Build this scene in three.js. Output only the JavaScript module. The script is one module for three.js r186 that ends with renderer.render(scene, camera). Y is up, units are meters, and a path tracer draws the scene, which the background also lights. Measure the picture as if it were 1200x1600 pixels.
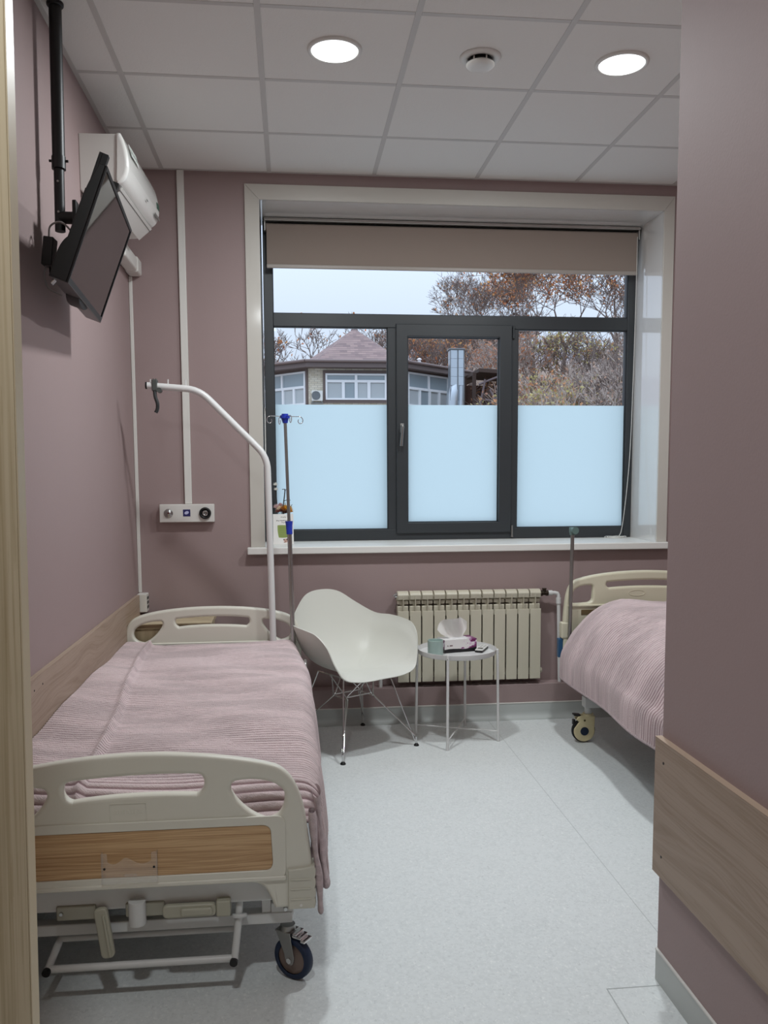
import * as THREE from 'three';
import { RoundedBoxGeometry } from 'three/addons/geometries/RoundedBoxGeometry.js';
import { mergeGeometries, mergeVertices, toCreasedNormals } from 'three/addons/utils/BufferGeometryUtils.js';
import { RectAreaLightUniformsLib } from 'three/addons/lights/RectAreaLightUniformsLib.js';

// ---------------------------------------------------------------- camera, sky, lamps, exposure
const scene = new THREE.Scene();
const camera = new THREE.PerspectiveCamera(2 * Math.atan(800 / 1350.435) * 180 / Math.PI, 0.75, 0.05, 400);
camera.position.set(0.8999, 1.494, 5.1558);
camera.rotation.order = 'YXZ';
camera.rotation.set(-0.09428, -0.10615, -0.004816);
camera.setViewOffset(1200, 1600, 0, -68.18, 1200, 1600);
camera.updateProjectionMatrix();
scene.add(camera);

const renderer = new THREE.WebGLRenderer({ antialias: true });
renderer.toneMapping = THREE.LinearToneMapping;
renderer.toneMappingExposure = 1.0;
renderer.shadowMap.enabled = true;
renderer.shadowMap.type = THREE.PCFSoftShadowMap;
RectAreaLightUniformsLib.init();

const SKY_HORIZON = [0.47, 0.555, 0.68], SKY_GAIN = 1.0;      // an overcast sky: the zenith is brighter than the horizon
const LAMP = 350, LAMP_COLOR = 0xf6fcff;                    // radiance of each ceiling lamp's light
const CEIL = 3.206;
{
  const w = 64, h = 32, d = new Float32Array(w * h * 4);
  for (let y = 0; y < h; y++) for (let x = 0; x < w; x++) {
    const el = ((y + 0.5) / h - 0.5) * Math.PI, s = Math.max(0, Math.sin(el));
    const g = SKY_GAIN * (1 + 3.0 * s) * (el < 0 ? 0.45 : 1);
    const haze = Math.max(0, 1 - s * 4) * 0.06;
    for (let c = 0; c < 3; c++) d[(y * w + x) * 4 + c] = g * (SKY_HORIZON[c] + haze * (1 - SKY_HORIZON[c]));
    d[(y * w + x) * 4 + 3] = 1;
  }
  const t = new THREE.DataTexture(d, w, h, THREE.RGBAFormat, THREE.FloatType);
  t.mapping = THREE.EquirectangularReflectionMapping; t.magFilter = THREE.LinearFilter; t.needsUpdate = true;
  scene.background = t;
}

// ---------------------------------------------------------------- helpers
let seed = 7;
const rnd = () => { seed = (seed * 1664525 + 1013904223) >>> 0; return seed / 4294967296; };
const R = (a, b) => a + (b - a) * rnd();
const V = (x, y, z) => new THREE.Vector3(x, y, z);
const lerp = (a, b, t) => a + (b - a) * t, clamp = (x, a = 0, b = 1) => Math.min(b, Math.max(a, x));
const smooth = (a, b, x) => { const t = clamp((x - a) / (b - a)); return t * t * (3 - 2 * t); };
const used = {};
const numbered = (n) => { const k = used[n] = (used[n] ?? -1) + 1; return k ? n + '_' + String(k).padStart(3, '0') : n; };
function tag(o, label, category, group, kind) {
  if (label) o.userData.label = label;
  if (category) o.userData.category = category;
  if (group) o.userData.group = group;
  if (kind) o.userData.kind = kind;
  return o;
}
function thing(name, label, category, at = [0, 0, 0], turn = 0, group) {
  const o = new THREE.Group(); o.name = numbered(name); o.position.set(...at); o.rotation.y = turn; scene.add(o);
  return tag(o, label, category, group);
}
function part(parent, name, geo, mat, label) {
  const m = new THREE.Mesh(Array.isArray(geo) ? merge(geo) : geo, mat);
  m.name = name; m.castShadow = m.receiveShadow = true; parent.add(m);
  if (label) m.userData.label = label;
  return m;
}
function solo(name, geo, mat, label, category, group) {
  const m = part(scene, numbered(name), geo, mat);
  return tag(m, label, category, group);
}
function struct(name, geo, mat, parent) {
  const m = part(parent ?? scene, parent ? name : numbered(name), geo, mat);
  if (!parent) m.userData.kind = 'structure';
  return m;
}
function structGroup(name) { const g = new THREE.Group(); g.name = numbered(name); g.userData.kind = 'structure'; scene.add(g); return g; }
function merge(list) {
  const a = list.map((g) => { const n = g.index ? g.toNonIndexed() : g.clone(); for (const k of Object.keys(n.attributes)) if (!['position', 'normal', 'uv'].includes(k)) n.deleteAttribute(k); return n; });
  return mergeGeometries(a);
}
// a box with rounded edges from corner to corner
function B(x0, y0, z0, x1, y1, z1, r = 0.003, seg = 2) {
  const w = Math.abs(x1 - x0), h = Math.abs(y1 - y0), d = Math.abs(z1 - z0), q = Math.min(r, w / 2.05, h / 2.05, d / 2.05);
  const g = q > 0 ? new RoundedBoxGeometry(w, h, d, seg, q) : new THREE.BoxGeometry(w, h, d);
  return g.translate((x0 + x1) / 2, (y0 + y1) / 2, (z0 + z1) / 2);
}
function rod(a, b, r, r2 = r, seg = 16) {
  const A = V(...a), D = V(...b).sub(A), g = new THREE.CylinderGeometry(r2, r, D.length(), seg);
  g.applyQuaternion(new THREE.Quaternion().setFromUnitVectors(V(0, 1, 0), D.clone().normalize()));
  return g.translate(A.x + D.x / 2, A.y + D.y / 2, A.z + D.z / 2);
}
// a bent tube: straight runs joined by rounded corners
function pipe(pts, r, fillet = 0.05, seg = 10, n = 0) {
  const p = pts.map((q) => V(...q)), path = new THREE.CurvePath();
  let at = p[0];
  for (let i = 1; i < p.length; i++) {
    if (i === p.length - 1) { path.add(new THREE.LineCurve3(at, p[i])); break; }
    const d0 = p[i].clone().sub(p[i - 1]), d1 = p[i + 1].clone().sub(p[i]), f = Math.min(fillet, d0.length() * 0.49, d1.length() * 0.49);
    const s = p[i].clone().addScaledVector(d0.normalize(), -f), e = p[i].clone().addScaledVector(d1.normalize(), f);
    path.add(new THREE.LineCurve3(at, s)); path.add(new THREE.QuadraticBezierCurve3(s, p[i], e)); at = e;
  }
  return capped(new THREE.TubeGeometry(path, n || Math.max(12, pts.length * 14), r, seg, false), path, r, seg);
}
function wire(pts, r, seg = 8, n = 0) {
  const c = new THREE.CatmullRomCurve3(pts.map((q) => V(...q)));
  return capped(new THREE.TubeGeometry(c, n || pts.length * 8, r, seg, false), c, r, seg);
}
function capped(t, c, r, seg) {
  const out = [t];
  for (const k of [0, 1]) {
    const g = new THREE.CircleGeometry(r, seg), q = c.getTangentAt(k).multiplyScalar(k ? 1 : -1), p = c.getPointAt(k);
    g.applyQuaternion(new THREE.Quaternion().setFromUnitVectors(V(0, 0, 1), q)).translate(p.x, p.y, p.z); out.push(g);
  }
  return merge(out);
}
function ext(drawn, depth, bevel = 0.003, bs = 2, cs = 16) {
  const e = drawn.extractPoints(cs), area = THREE.ShapeUtils.area, clean = (q) => q.filter((v, i) => v.distanceTo(q[(i + 1) % q.length]) > 1e-6);
  const shape = new THREE.Shape(area(e.shape) < 0 ? clean(e.shape).reverse() : clean(e.shape));
  for (const h of e.holes) shape.holes.push(new THREE.Path(area(h) > 0 ? clean(h).reverse() : clean(h)));
  return new THREE.ExtrudeGeometry(shape, { depth: Math.max(1e-4, depth - 2 * bevel), bevelEnabled: bevel > 0, bevelThickness: bevel, bevelSize: bevel, bevelOffset: -bevel, bevelSegments: bs, curveSegments: cs }).translate(0, 0, bevel);
}
function lathe(pts, seg = 32) { return new THREE.LatheGeometry(pts.map(([x, y]) => new THREE.Vector2(x, y)), seg); }
function rrect(x0, y0, x1, y1, r) {
  const s = new THREE.Shape();
  s.moveTo(x0 + r, y0); s.lineTo(x1 - r, y0); s.quadraticCurveTo(x1, y0, x1, y0 + r); s.lineTo(x1, y1 - r); s.quadraticCurveTo(x1, y1, x1 - r, y1);
  s.lineTo(x0 + r, y1); s.quadraticCurveTo(x0, y1, x0, y1 - r); s.lineTo(x0, y0 + r); s.quadraticCurveTo(x0, y0, x0 + r, y0);
  return s;
}
const rect = (x0, y0, x1, y1) => { const q = new THREE.Shape(); q.moveTo(x0, y0); q.lineTo(x1, y0); q.lineTo(x1, y1); q.lineTo(x0, y1); return q; };
// uv in metres from the main direction of each face; "along" is the axis that u follows where it can
function muv(g, along = 0, off = [0, 0]) {
  g = g.index ? g.toNonIndexed() : g;
  const p = g.attributes.position, uv = new Float32Array(p.count * 2), a = V(), b = V(), c = V(), n = V();
  for (let i = 0; i < p.count; i += 3) {
    a.fromBufferAttribute(p, i); b.fromBufferAttribute(p, i + 1); c.fromBufferAttribute(p, i + 2);
    n.crossVectors(b.clone().sub(a), c.clone().sub(a));
    const m = [Math.abs(n.x), Math.abs(n.y), Math.abs(n.z)], k = m.indexOf(Math.max(...m)), rest = [0, 1, 2].filter((q) => q !== k);
    const u = rest.includes(along) ? along : rest[0], v = rest.find((q) => q !== u);
    [a, b, c].forEach((q, j) => { uv[(i + j) * 2] = q.getComponent(u) + off[0]; uv[(i + j) * 2 + 1] = q.getComponent(v) + off[1]; });
  }
  g.setAttribute('uv', new THREE.BufferAttribute(uv, 2));
  return g;
}
// ---------------------------------------------------------------- noise and textures
const hash = (x, y, s) => { let h = (x * 374761393 + y * 668265263 + s * 1442695041) | 0; h = Math.imul(h ^ (h >>> 13), 1274126177); return ((h ^ (h >>> 16)) >>> 0) / 4294967296; };
function vn(x, y, px, py, s) {           // value noise that repeats every px by py cells
  const x0 = Math.floor(x), y0 = Math.floor(y), fx = x - x0, fy = y - y0, u = fx * fx * (3 - 2 * fx), v = fy * fy * (3 - 2 * fy);
  const m = (a, n) => ((a % n) + n) % n, h = (a, b) => hash(m(a, px), m(b, py), s);
  return lerp(lerp(h(x0, y0), h(x0 + 1, y0), u), lerp(h(x0, y0 + 1), h(x0 + 1, y0 + 1), u), v);
}
function fbm(u, v, cx, cy, oct, s) { let a = 0, k = 0.5, t = 0; for (let i = 0; i < oct; i++) { a += k * vn(u * cx, v * cy, cx, cy, s + i); t += k; k *= 0.5; cx *= 2; cy *= 2; } return a / t; }
function tex(w, h, fn, { srgb = true, size = [1, 1] } = {}) {
  const d = new Uint8Array(w * h * 4);
  for (let y = 0; y < h; y++) for (let x = 0; x < w; x++) {
    const c = fn((x + 0.5) / w, (y + 0.5) / h), i = (y * w + x) * 4;
    for (let k = 0; k < 3; k++) d[i + k] = clamp(Array.isArray(c) ? c[k] : c) * 255;
    d[i + 3] = 255;
  }
  const t = new THREE.DataTexture(d, w, h, THREE.RGBAFormat);
  t.wrapS = t.wrapT = THREE.RepeatWrapping; t.magFilter = THREE.LinearFilter; t.minFilter = THREE.LinearMipmapLinearFilter; t.generateMipmaps = true;
  if (srgb) t.colorSpace = THREE.SRGBColorSpace;
  t.repeat.set(1 / size[0], 1 / size[1]); t.needsUpdate = true;
  return t;
}
const rgb = (h) => [(h >> 16 & 255) / 255, (h >> 8 & 255) / 255, (h & 255) / 255];
const mixc = (a, b, t) => a.map((x, i) => lerp(x, b[i], clamp(t)));
function woodTex(light, dark, size, { fine = 120, bands = 10, s = 1, knots = 0, warp = 0.02, gc = 0.75 } = {}) {
  const L = rgb(light), D = rgb(dark);
  return tex(512, 512, (u, v) => {
    const w = v + warp * (fbm(u, v, 2, 3, 3, s) - 0.5) * 2 + knots * (fbm(u, v, 3, 4, 2, s + 9) - 0.5);
    const ring = fbm(u, w, 1, bands, 3, s + 3), grain = fbm(u, w, 6, fine, 2, s + 5), pore = fbm(u, v, 14, fine * 1.6 | 0, 1, s + 7);
    return mixc(L, D, (ring - 0.35) * 1.1 + (grain - 0.5) * gc + (pore > 0.78 ? 0.22 : 0));
  }, { size });
}
const M = (color, roughness = 0.5, o = {}) => new THREE.MeshPhysicalMaterial({ color, roughness, ...o });

const paintBump = tex(256, 256, (u, v) => fbm(u, v, 48, 48, 3, 11), { srgb: false, size: [0.25, 0.25] });
const mats = {
  wall: M(0x9d8987, 0.62, { bumpMap: paintBump, bumpScale: 0.0002 }),
  tile: M(0xe6e4df, 0.95, { bumpMap: tex(256, 256, (u, v) => fbm(u, v, 60, 60, 2, 21), { srgb: false, size: [0.3, 0.3] }), bumpScale: 0.0008 }),
  grid: M(0xc8c5c0, 0.5),
  floor: M(0xffffff, 0.42, { map: tex(1024, 1024, (u, v) => {
    const a = fbm(u, v, 120, 120, 2, 31), b = fbm(u, v, 230, 170, 1, 33), c = fbm(u, v, 8, 8, 3, 35);
    let col = mixc(rgb(0xdfe3e2), rgb(0xd6dad9), (a - 0.4) * 2 + (c - 0.5) * 0.5);
    if (b > 0.86) col = mixc(col, rgb(0xf2f4f2), 0.6); if (b < 0.10) col = mixc(col, rgb(0xc6cac9), 0.6);
    return col;
  }, { size: [1.1, 1.1] }), bumpMap: paintBump, bumpScale: 0.0002 }),
  seam: M(0xb4b8b7, 0.6),
  skirting: M(0xb9bdba, 0.45), bead: M(0xd8d6d0, 0.4),
  oakGrey: M(0xffffff, 0.5, { map: woodTex(0xa59180, 0x88735f, [1.4, 0.42], { fine: 90, bands: 11, s: 41, knots: 0.20, warp: 0.05 }) }),
  oakEdge: M(0xb8a18c, 0.5),
  ash: M(0xffffff, 0.45, { map: woodTex(0xcdbe9f, 0xab9976, [1.5, 0.35], { fine: 110, bands: 34, s: 51, warp: 0.003, gc: 1.0 }) }),
  ashEdge: M(0xcbbb9c, 0.42),
  honey: M(0xffffff, 0.4, { map: woodTex(0xcdaa80, 0xa17a52, [1.0, 0.14], { fine: 64, bands: 9, s: 61, knots: 0.12, warp: 0.06, gc: 1.6 }) }),
  pvc: M(0xe0dedb, 0.14, { clearcoat: 1, clearcoatRoughness: 0.03 }),
  sill: M(0xe4e2dd, 0.4), pvcMatt: M(0xc8c4bb, 0.3, { clearcoat: 0.4, clearcoatRoughness: 0.1 }),
  anthracite: M(0x33373a, 0.42),
  gasket: M(0x0c0d0e, 0.6),
  glass: M(0xffffff, 0.0, { transmission: 1, thickness: 0, ior: 1.5, specularIntensity: 0.12 }),
  frost: M(0xd2e2e2, 1.0, { transmission: 1, thickness: 0, ior: 1.2, specularIntensity: 0.3 }),
  steel: M(0xb8b8b6, 0.22, { metalness: 1 }),
  satin: M(0x9d9c99, 0.35, { metalness: 1 }),
  chrome: M(0xdadada, 0.07, { metalness: 1 }),
  whitePaint: M(0xd9d8d6, 0.3),
  bedWhite: M(0xcfcfcd, 0.38),
  cream: M(0xd9d6c9, 0.33),
  creamDark: M(0xb3ae98, 0.4),
  radiator: M(0xcac4b1, 0.36),
  black: M(0x0b0b0c, 0.45), blackGloss: M(0x0a090a, 0.03), rubber: M(0x101113, 0.75),
  blind: M(0x988a80, 0.9, { bumpMap: tex(256, 256, (u, v) => 0.5 + 0.25 * Math.sin(u * 402) + 0.25 * Math.sin(v * 402), { srgb: false, size: [0.12, 0.12] }), bumpScale: 0.0004 }),
  alu: M(0xc0bfbb, 0.35, { metalness: 0.8 }),
  shell: M(0xd8d8cf, 0.42),
  acWhite: M(0xe9e8e3, 0.18, { clearcoat: 0.5, clearcoatRoughness: 0.05 }),
  plastic: M(0xdedcd6, 0.4),
  blue: M(0x2238a8, 0.35), navy: M(0x0f2038, 0.6), greyClip: M(0x4a4d4a, 0.5),
};
const fuzz = tex(256, 256, (u, v) => fbm(u, v, 70, 70, 3, 71), { srgb: false, size: [0.12, 0.12] });
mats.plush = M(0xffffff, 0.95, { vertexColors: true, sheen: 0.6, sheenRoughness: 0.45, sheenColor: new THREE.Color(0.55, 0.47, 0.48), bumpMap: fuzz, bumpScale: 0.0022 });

// ---------------------------------------------------------------- room shell
const XR = 3.66, ZF = 6.6, PX = 1.955, PZ = 2.82;             // right wall, front wall, partition face and end
const WX0 = 0.741, WX1 = 3.149, WY0 = 1.066, WY1 = 3.056, WZ = -0.40;   // window opening and frame plane
{
  const fl = structGroup('floor');
  // sheets of vinyl, welded along two seams
  const seams = [[-0.02, 2.068], [2.068, XR + 0.02]];
  for (const [a, b] of seams) part(fl, 'floor_sheet', muv(B(a + 0.0012, -0.06, -0.02, b - 0.0012, 0, a < 0 ? ZF : 2.854, 0), 0), mats.floor);
  part(fl, 'floor_sheet', muv(B(2.068 + 0.0012, -0.06, 2.857, XR, 0, ZF, 0), 0, [0.3, 0.2]), mats.floor);
  part(fl, 'weld_seam', [B(2.0668, -0.05, 0.09, 2.0692, -0.0004, 2.86, 0), B(2.0692, -0.05, 2.854, XR, -0.0004, 2.857, 0)], mats.seam);
  part(fl, 'weld_seam', B(1.789, -0.01, 2.8535, 1.7925, 0.0008, 4.2, 0), mats.seam);
  part(fl, 'weld_seam', B(1.7905, -0.01, 2.8535, 1.95, 0.0008, 2.8565, 0), mats.seam);
  struct('floor', B(-0.3, -0.25, -0.6, XR + 0.3, -0.06, ZF + 0.2, 0), mats.seam);
}
{
  const ce = structGroup('ceiling');
  const gx = [], gz = [];
  for (let x = 0.2 - 0.6; x < XR + 0.6; x += 0.6) gx.push(x);
  for (let z = 0.5794 - 0.6; z < ZF + 0.6; z += 0.6) gz.push(z);
  for (let i = 0; i + 1 < gx.length; i++) for (let j = 0; j + 1 < gz.length; j++) {
    const x0 = Math.max(0.002, gx[i]) + 0.009, x1 = Math.min(XR, gx[i + 1]) - 0.009, z0 = Math.max(0.002, gz[j]) + 0.009, z1 = Math.min(ZF, gz[j + 1]) - 0.009;
    if (x1 - x0 > 0.02 && z1 - z0 > 0.02) part(ce, 'ceiling_tile', muv(B(x0, CEIL + 0.002, z0, x1, CEIL + 0.017, z1, 0.001, 1), 0, [i * 0.37, j * 0.53]), mats.tile);
  }
  for (const x of gx) if (x > 0 && x < XR) part(ce, 'grid_bar', B(x - 0.012, CEIL, 0.0, x + 0.012, CEIL + 0.005, ZF, 0.0008, 1), mats.grid);
  for (const z of gz) if (z > 0 && z < ZF) for (let i = 0; i + 1 < gx.length; i++) {
    const x0 = Math.max(0, gx[i] + 0.0125), x1 = Math.min(XR, gx[i + 1] - 0.0125);
    if (x1 > x0) part(ce, 'grid_bar', B(x0, CEIL + 0.0006, z - 0.012, x1, CEIL + 0.005, z + 0.012, 0.0008, 1), mats.grid);
  }
  part(ce, 'edge_angle', B(0, CEIL, 0, 0.02, CEIL + 0.004, ZF, 0), mats.grid);
  part(ce, 'edge_angle', B(0, CEIL + 0.0005, 0, XR, CEIL + 0.004, 0.02, 0), mats.grid);
  struct('ceiling', B(-0.3, CEIL + 0.03, -0.6, XR + 0.3, CEIL + 0.3, ZF + 0.2, 0), mats.tile);
}
struct('wall_left', muv(B(-0.25, -0.06, -0.55, 0, CEIL + 0.05, ZF + 0.2, 0), 2), mats.wall);
struct('wall_back', [muv(B(0, -0.06, -0.55, WX0 - 0.013, CEIL + 0.05, 0, 0)), muv(B(WX1 + 0.013, -0.06, -0.55, XR + 0.2, CEIL + 0.05, 0, 0)), muv(B(WX0 - 0.013, -0.06, -0.55, WX1 + 0.013, WY0 - 0.044, 0, 0)), muv(B(WX0 - 0.013, WY1 + 0.013, -0.55, WX1 + 0.013, CEIL + 0.05, 0, 0))], mats.wall);
struct('wall_right', muv(B(XR, -0.06, -0.55, XR + 0.25, CEIL + 0.05, ZF + 0.2, 0), 2), mats.wall);
struct('wall_front', muv(B(-0.25, -0.06, ZF, XR + 0.25, CEIL + 0.05, ZF + 0.25, 0)), mats.wall);
struct('wall_partition', muv(B(PX, -0.06, PZ, XR, CEIL + 0.04, ZF, 0.002, 1), 2), mats.wall);
struct('trim_1', muv(B(0, 0, 0, XR, 0.212, 0.09, 0.004)), mats.wall);          // boxed pipe ledge below the radiator
// coved skirting: a sheet that curves from floor to wall, with a pale bead on top
function cove(len) {
  const s = new THREE.Shape(); s.moveTo(0, 0); s.lineTo(0.045, 0); s.lineTo(0.045, 0.0025); s.quadraticCurveTo(0.006, 0.004, 0.004, 0.042); s.lineTo(0.004, 0.094); s.lineTo(0, 0.094);
  return ext(s, len, 0, 1, 10);
}
const beadShape = (() => { const s = new THREE.Shape(); s.moveTo(0, 0.0925); s.lineTo(0.006, 0.0925); s.lineTo(0.006, 0.097); s.lineTo(0, 0.0985); return s; })();
{
  const place = (g) => g.rotateY(-Math.PI / 2).translate(XR, 0, 0.09);
  const b = struct('baseboard_back', muv(place(cove(XR))), mats.skirting); part(b, 'bead', place(ext(beadShape, XR, 0)), mats.bead);
  const c = struct('baseboard_left', muv(cove(ZF - 0.1).translate(0, 0, 0.1)), mats.skirting); part(c, 'bead', ext(beadShape, ZF - 0.1, 0).translate(0, 0, 0.1), mats.bead);
  const flat = (len) => { const s = rect(0, 0, 0.004, 0.094); return ext(s, len, 0); };
  const flip = (g) => { g.rotateY(Math.PI).translate(PX, 0, ZF); return g; };
  const d = struct('baseboard_partition', muv(flip(flat(ZF - PZ))), mats.skirting); part(d, 'bead', flip(ext(beadShape, ZF - PZ, 0)), mats.bead);
}
// wood bumper panels on the walls, with screws
function screw(parent, x, y, z, nx, nz, r = 0.0035) {
  part(parent, 'screw', rod([x, y, z], [x + nx * 0.0012, y, z + nz * 0.0012], r, r, 10), mats.black);
}
{
  const l = struct('trim_2', muv(B(0, 0.60, 0.09, 0.02, 0.806, 3.2, 0.0015), 2), mats.oakGrey);
  for (const z of [2.06, 2.16]) screw(l, 0.02, 0.765, z, 1, 0);
  const p = struct('trim_3', muv(B(PX - 0.02, 0.336, PZ - 0.004, PX, 0.736, ZF, 0.0015), 2, [0.1, 0.6]), mats.oakGrey);
  for (const z of [2.875, 4.0]) for (const y of [0.40, 0.675]) screw(p, PX - 0.02, y, z, -1, 0, 0.004);
  part(p, 'edge_band', B(PX - 0.0205, 0.7362, PZ - 0.004, PX, 0.7375, ZF, 0), mats.oakEdge);
}
// ---------------------------------------------------------------- window
{
  const wnd = structGroup('window_1');
  const T = 0.012;                                            // reveal lining
  part(wnd, 'reveal_panel', B(WX0 - T, WY0, WZ - 0.09, WX0, WY1 + T, -0.0005, 0), mats.pvc);
  part(wnd, 'reveal_panel', B(WX1, WY0, WZ - 0.09, WX1 + T, WY1 + T, -0.0005, 0), mats.pvc);
  part(wnd, 'reveal_panel', B(WX0 + 0.0002, WY1, WZ - 0.09, WX1 - 0.0002, WY1 + T, -0.0005, 0), mats.pvc);
  const AX0 = 0.658, AX1 = 3.2147, AY1 = 3.141;
  const mitre = (pts) => { const s = new THREE.Shape(); pts.forEach(([x, y], i) => i ? s.lineTo(x, y) : s.moveTo(x, y)); return ext(s, 0.014, 0.002, 2); };
  part(wnd, 'casing', mitre([[AX0, WY0], [WX0, WY0], [WX0, WY1 - 0.0006], [AX0, AY1 - 0.0006]]), mats.pvcMatt);
  part(wnd, 'casing', mitre([[AX1, WY0], [AX1, AY1 - 0.0006], [WX1, WY1 - 0.0006], [WX1, WY0]]), mats.pvcMatt);
  part(wnd, 'casing', mitre([[AX0, AY1], [WX0, WY1], [WX1, WY1], [AX1, AY1]]), mats.pvcMatt);
  part(wnd, 'window_sill', [B(0.638, WY0 - 0.042, -0.02, 3.222, WY0, 0.05, 0.006, 3), B(WX0, WY0 - 0.042, WZ - 0.06, WX1, WY0, -0.01, 0.002)], mats.sill);
  // anthracite frame: outer frame with transom and mullions, one opening sash
  const F0 = WZ - 0.07, F1 = WZ, fx0 = WX0 + 0.004, fx1 = WX1 - 0.001;
  const bar = (x0, y0, x1, y1, z0 = F0, z1 = F1, r = 0.004) => B(x0, y0, z0, x1, y1, z1, r);
  part(wnd, 'window_frame', bar(fx0, WY0, 0.803, WY1), mats.anthracite);
  part(wnd, 'window_frame', bar(3.098, WY0, fx1, WY1), mats.anthracite);
  part(wnd, 'window_frame', bar(0.803, 2.83, 3.098, WY1), mats.anthracite);
  part(wnd, 'window_frame', bar(0.803, WY0, 3.098, 1.138), mats.anthracite);
  part(wnd, 'transom', bar(0.803, 2.417, 3.098, 2.498), mats.anthracite);
  part(wnd, 'mullion', bar(1.521, 1.138, 1.60, 2.417), mats.anthracite);
  part(wnd, 'mullion', bar(2.30, 1.138, 2.370, 2.417), mats.anthracite);
  const so = rect(1.574, 1.110, 2.327, 2.440); so.holes.push(rect(1.650, 1.180, 2.245, 2.360));
  const sash = part(wnd, 'sash', ext(so, 0.078, 0.006, 3).translate(0, 0, WZ - 0.06), mats.anthracite);
  // handle
  part(sash, 'window_handle', [B(1.596, 1.755, WZ + 0.017, 1.622, 1.815, WZ + 0.028, 0.005, 3), rod([1.609, 1.795, WZ + 0.02], [1.609, 1.795, WZ + 0.058], 0.009), pipe([[1.609, 1.80, WZ + 0.058], [1.609, 1.79, WZ + 0.06], [1.600, 1.67, WZ + 0.056]], 0.0095, 0.008, 12)], mats.satin, 'brushed metal window handle');
  for (const y of [2.40, 1.12]) part(sash, 'window_hinge', [rod([2.336, y - 0.035, WZ + 0.014], [2.336, y + 0.035, WZ + 0.014], 0.0065), rod([2.336, y - 0.042, WZ + 0.014], [2.336, y - 0.034, WZ + 0.014], 0.008)], y > 2 ? mats.anthracite : mats.satin);
  const gz = WZ - 0.03;
  const panes = [[0.803, 2.498, 3.098, 2.83], [0.803, 1.138, 1.521, 2.417], [1.650, 1.180, 2.245, 2.360], [2.370, 1.138, 3.098, 2.417]];
  panes.forEach(([x0, y0, x1, y1], i) => {
    part(wnd, 'pane', new THREE.PlaneGeometry(x1 - x0 + 0.01, y1 - y0 + 0.01).translate((x0 + x1) / 2, (y0 + y1) / 2, gz), mats.glass);
    part(wnd, 'gasket', [bar(x0, y0, x0 + 0.004, y1, gz - 0.004, gz + 0.022, 0), bar(x1 - 0.004, y0, x1, y1, gz - 0.004, gz + 0.022, 0), bar(x0, y0, x1, y0 + 0.004, gz - 0.004, gz + 0.022, 0), bar(x0, y1 - 0.004, x1, y1, gz - 0.004, gz + 0.022, 0)], mats.gasket);
    if (i) part(wnd, 'frosted_film', new THREE.PlaneGeometry(x1 - x0 - 0.006, 1.937 - y0 - 0.004).translate((x0 + x1) / 2, (y0 + 1.937) / 2, gz + 0.003), mats.frost, 'frosted film over the lower part of the pane');
  });
}
// roller blind
{
  const z = -0.34, t = thing('roller_blind', 'taupe roller blind, mostly rolled up, at the top of the window', 'blind', [1.95, 2.75, z]);
  const at = (g) => g.translate(-1.95, -2.75, -z);
  part(t, 'headrail', at(B(0.757, 3.034, z - 0.03, 3.140, 3.053, z + 0.028, 0.005, 3)), mats.alu);
  for (const x of [0.762, 3.131]) part(t, 'bracket', at(B(x - 0.004, 2.975, z - 0.025, x + 0.004, 3.034, z + 0.025, 0.002)), mats.alu);
  part(t, 'roller', at(rod([0.768, 3.0, z - 0.005], [3.125, 3.0, z - 0.005], 0.024, 0.024, 24)), mats.blind);
  part(t, 'fabric', at(muv(B(0.772, 2.775, z + 0.0175, 3.122, 3.012, z + 0.0190, 0.0006))), mats.blind);
  part(t, 'bottom_bar', at(B(0.770, 2.752, z + 0.011, 3.124, 2.777, z + 0.026, 0.006, 3)), M(0xa9a098, 0.4));
  const pile = [];
  for (let i = 0; i <= 40; i++) { const a = i * 0.55; pile.push([3.02 + 0.075 * Math.cos(a) * (0.6 + 0.4 * Math.sin(i * 0.7)), 1.069 + 0.004 * (1 + Math.sin(i * 1.3)), -0.335 + 0.03 * Math.sin(a)]); }
  const cord = [[3.116, 2.99, z + 0.03], [3.113, 2.6, z + 0.032], [3.106, 2.1, z + 0.034], [3.093, 1.6, z + 0.036], [3.066, 1.25, z + 0.034], [3.045, 1.10, z + 0.03], [3.035, 1.074, z + 0.02], ...pile];
  part(t, 'pull_cord', at(wire(cord, 0.0022, 6, 420)), mats.plastic, 'white beaded pull cord ending in a loose coil on the sill');
}
// the leaf of the door the camera looks past
{
  const d = structGroup('door_1'); d.position.set(0.0, 0, 3.72); d.rotation.z = -0.0165;
  part(d, 'door_leaf', muv(B(-0.06, -0.03, 0, 0.452, CEIL + 0.03, 0.04, 0.001), 1), mats.ash);
  part(d, 'edge_band', B(0.4522, -0.02, 0.0005, 0.4545, CEIL + 0.03, 0.0395, 0.001, 1), mats.ashEdge);
}

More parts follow.
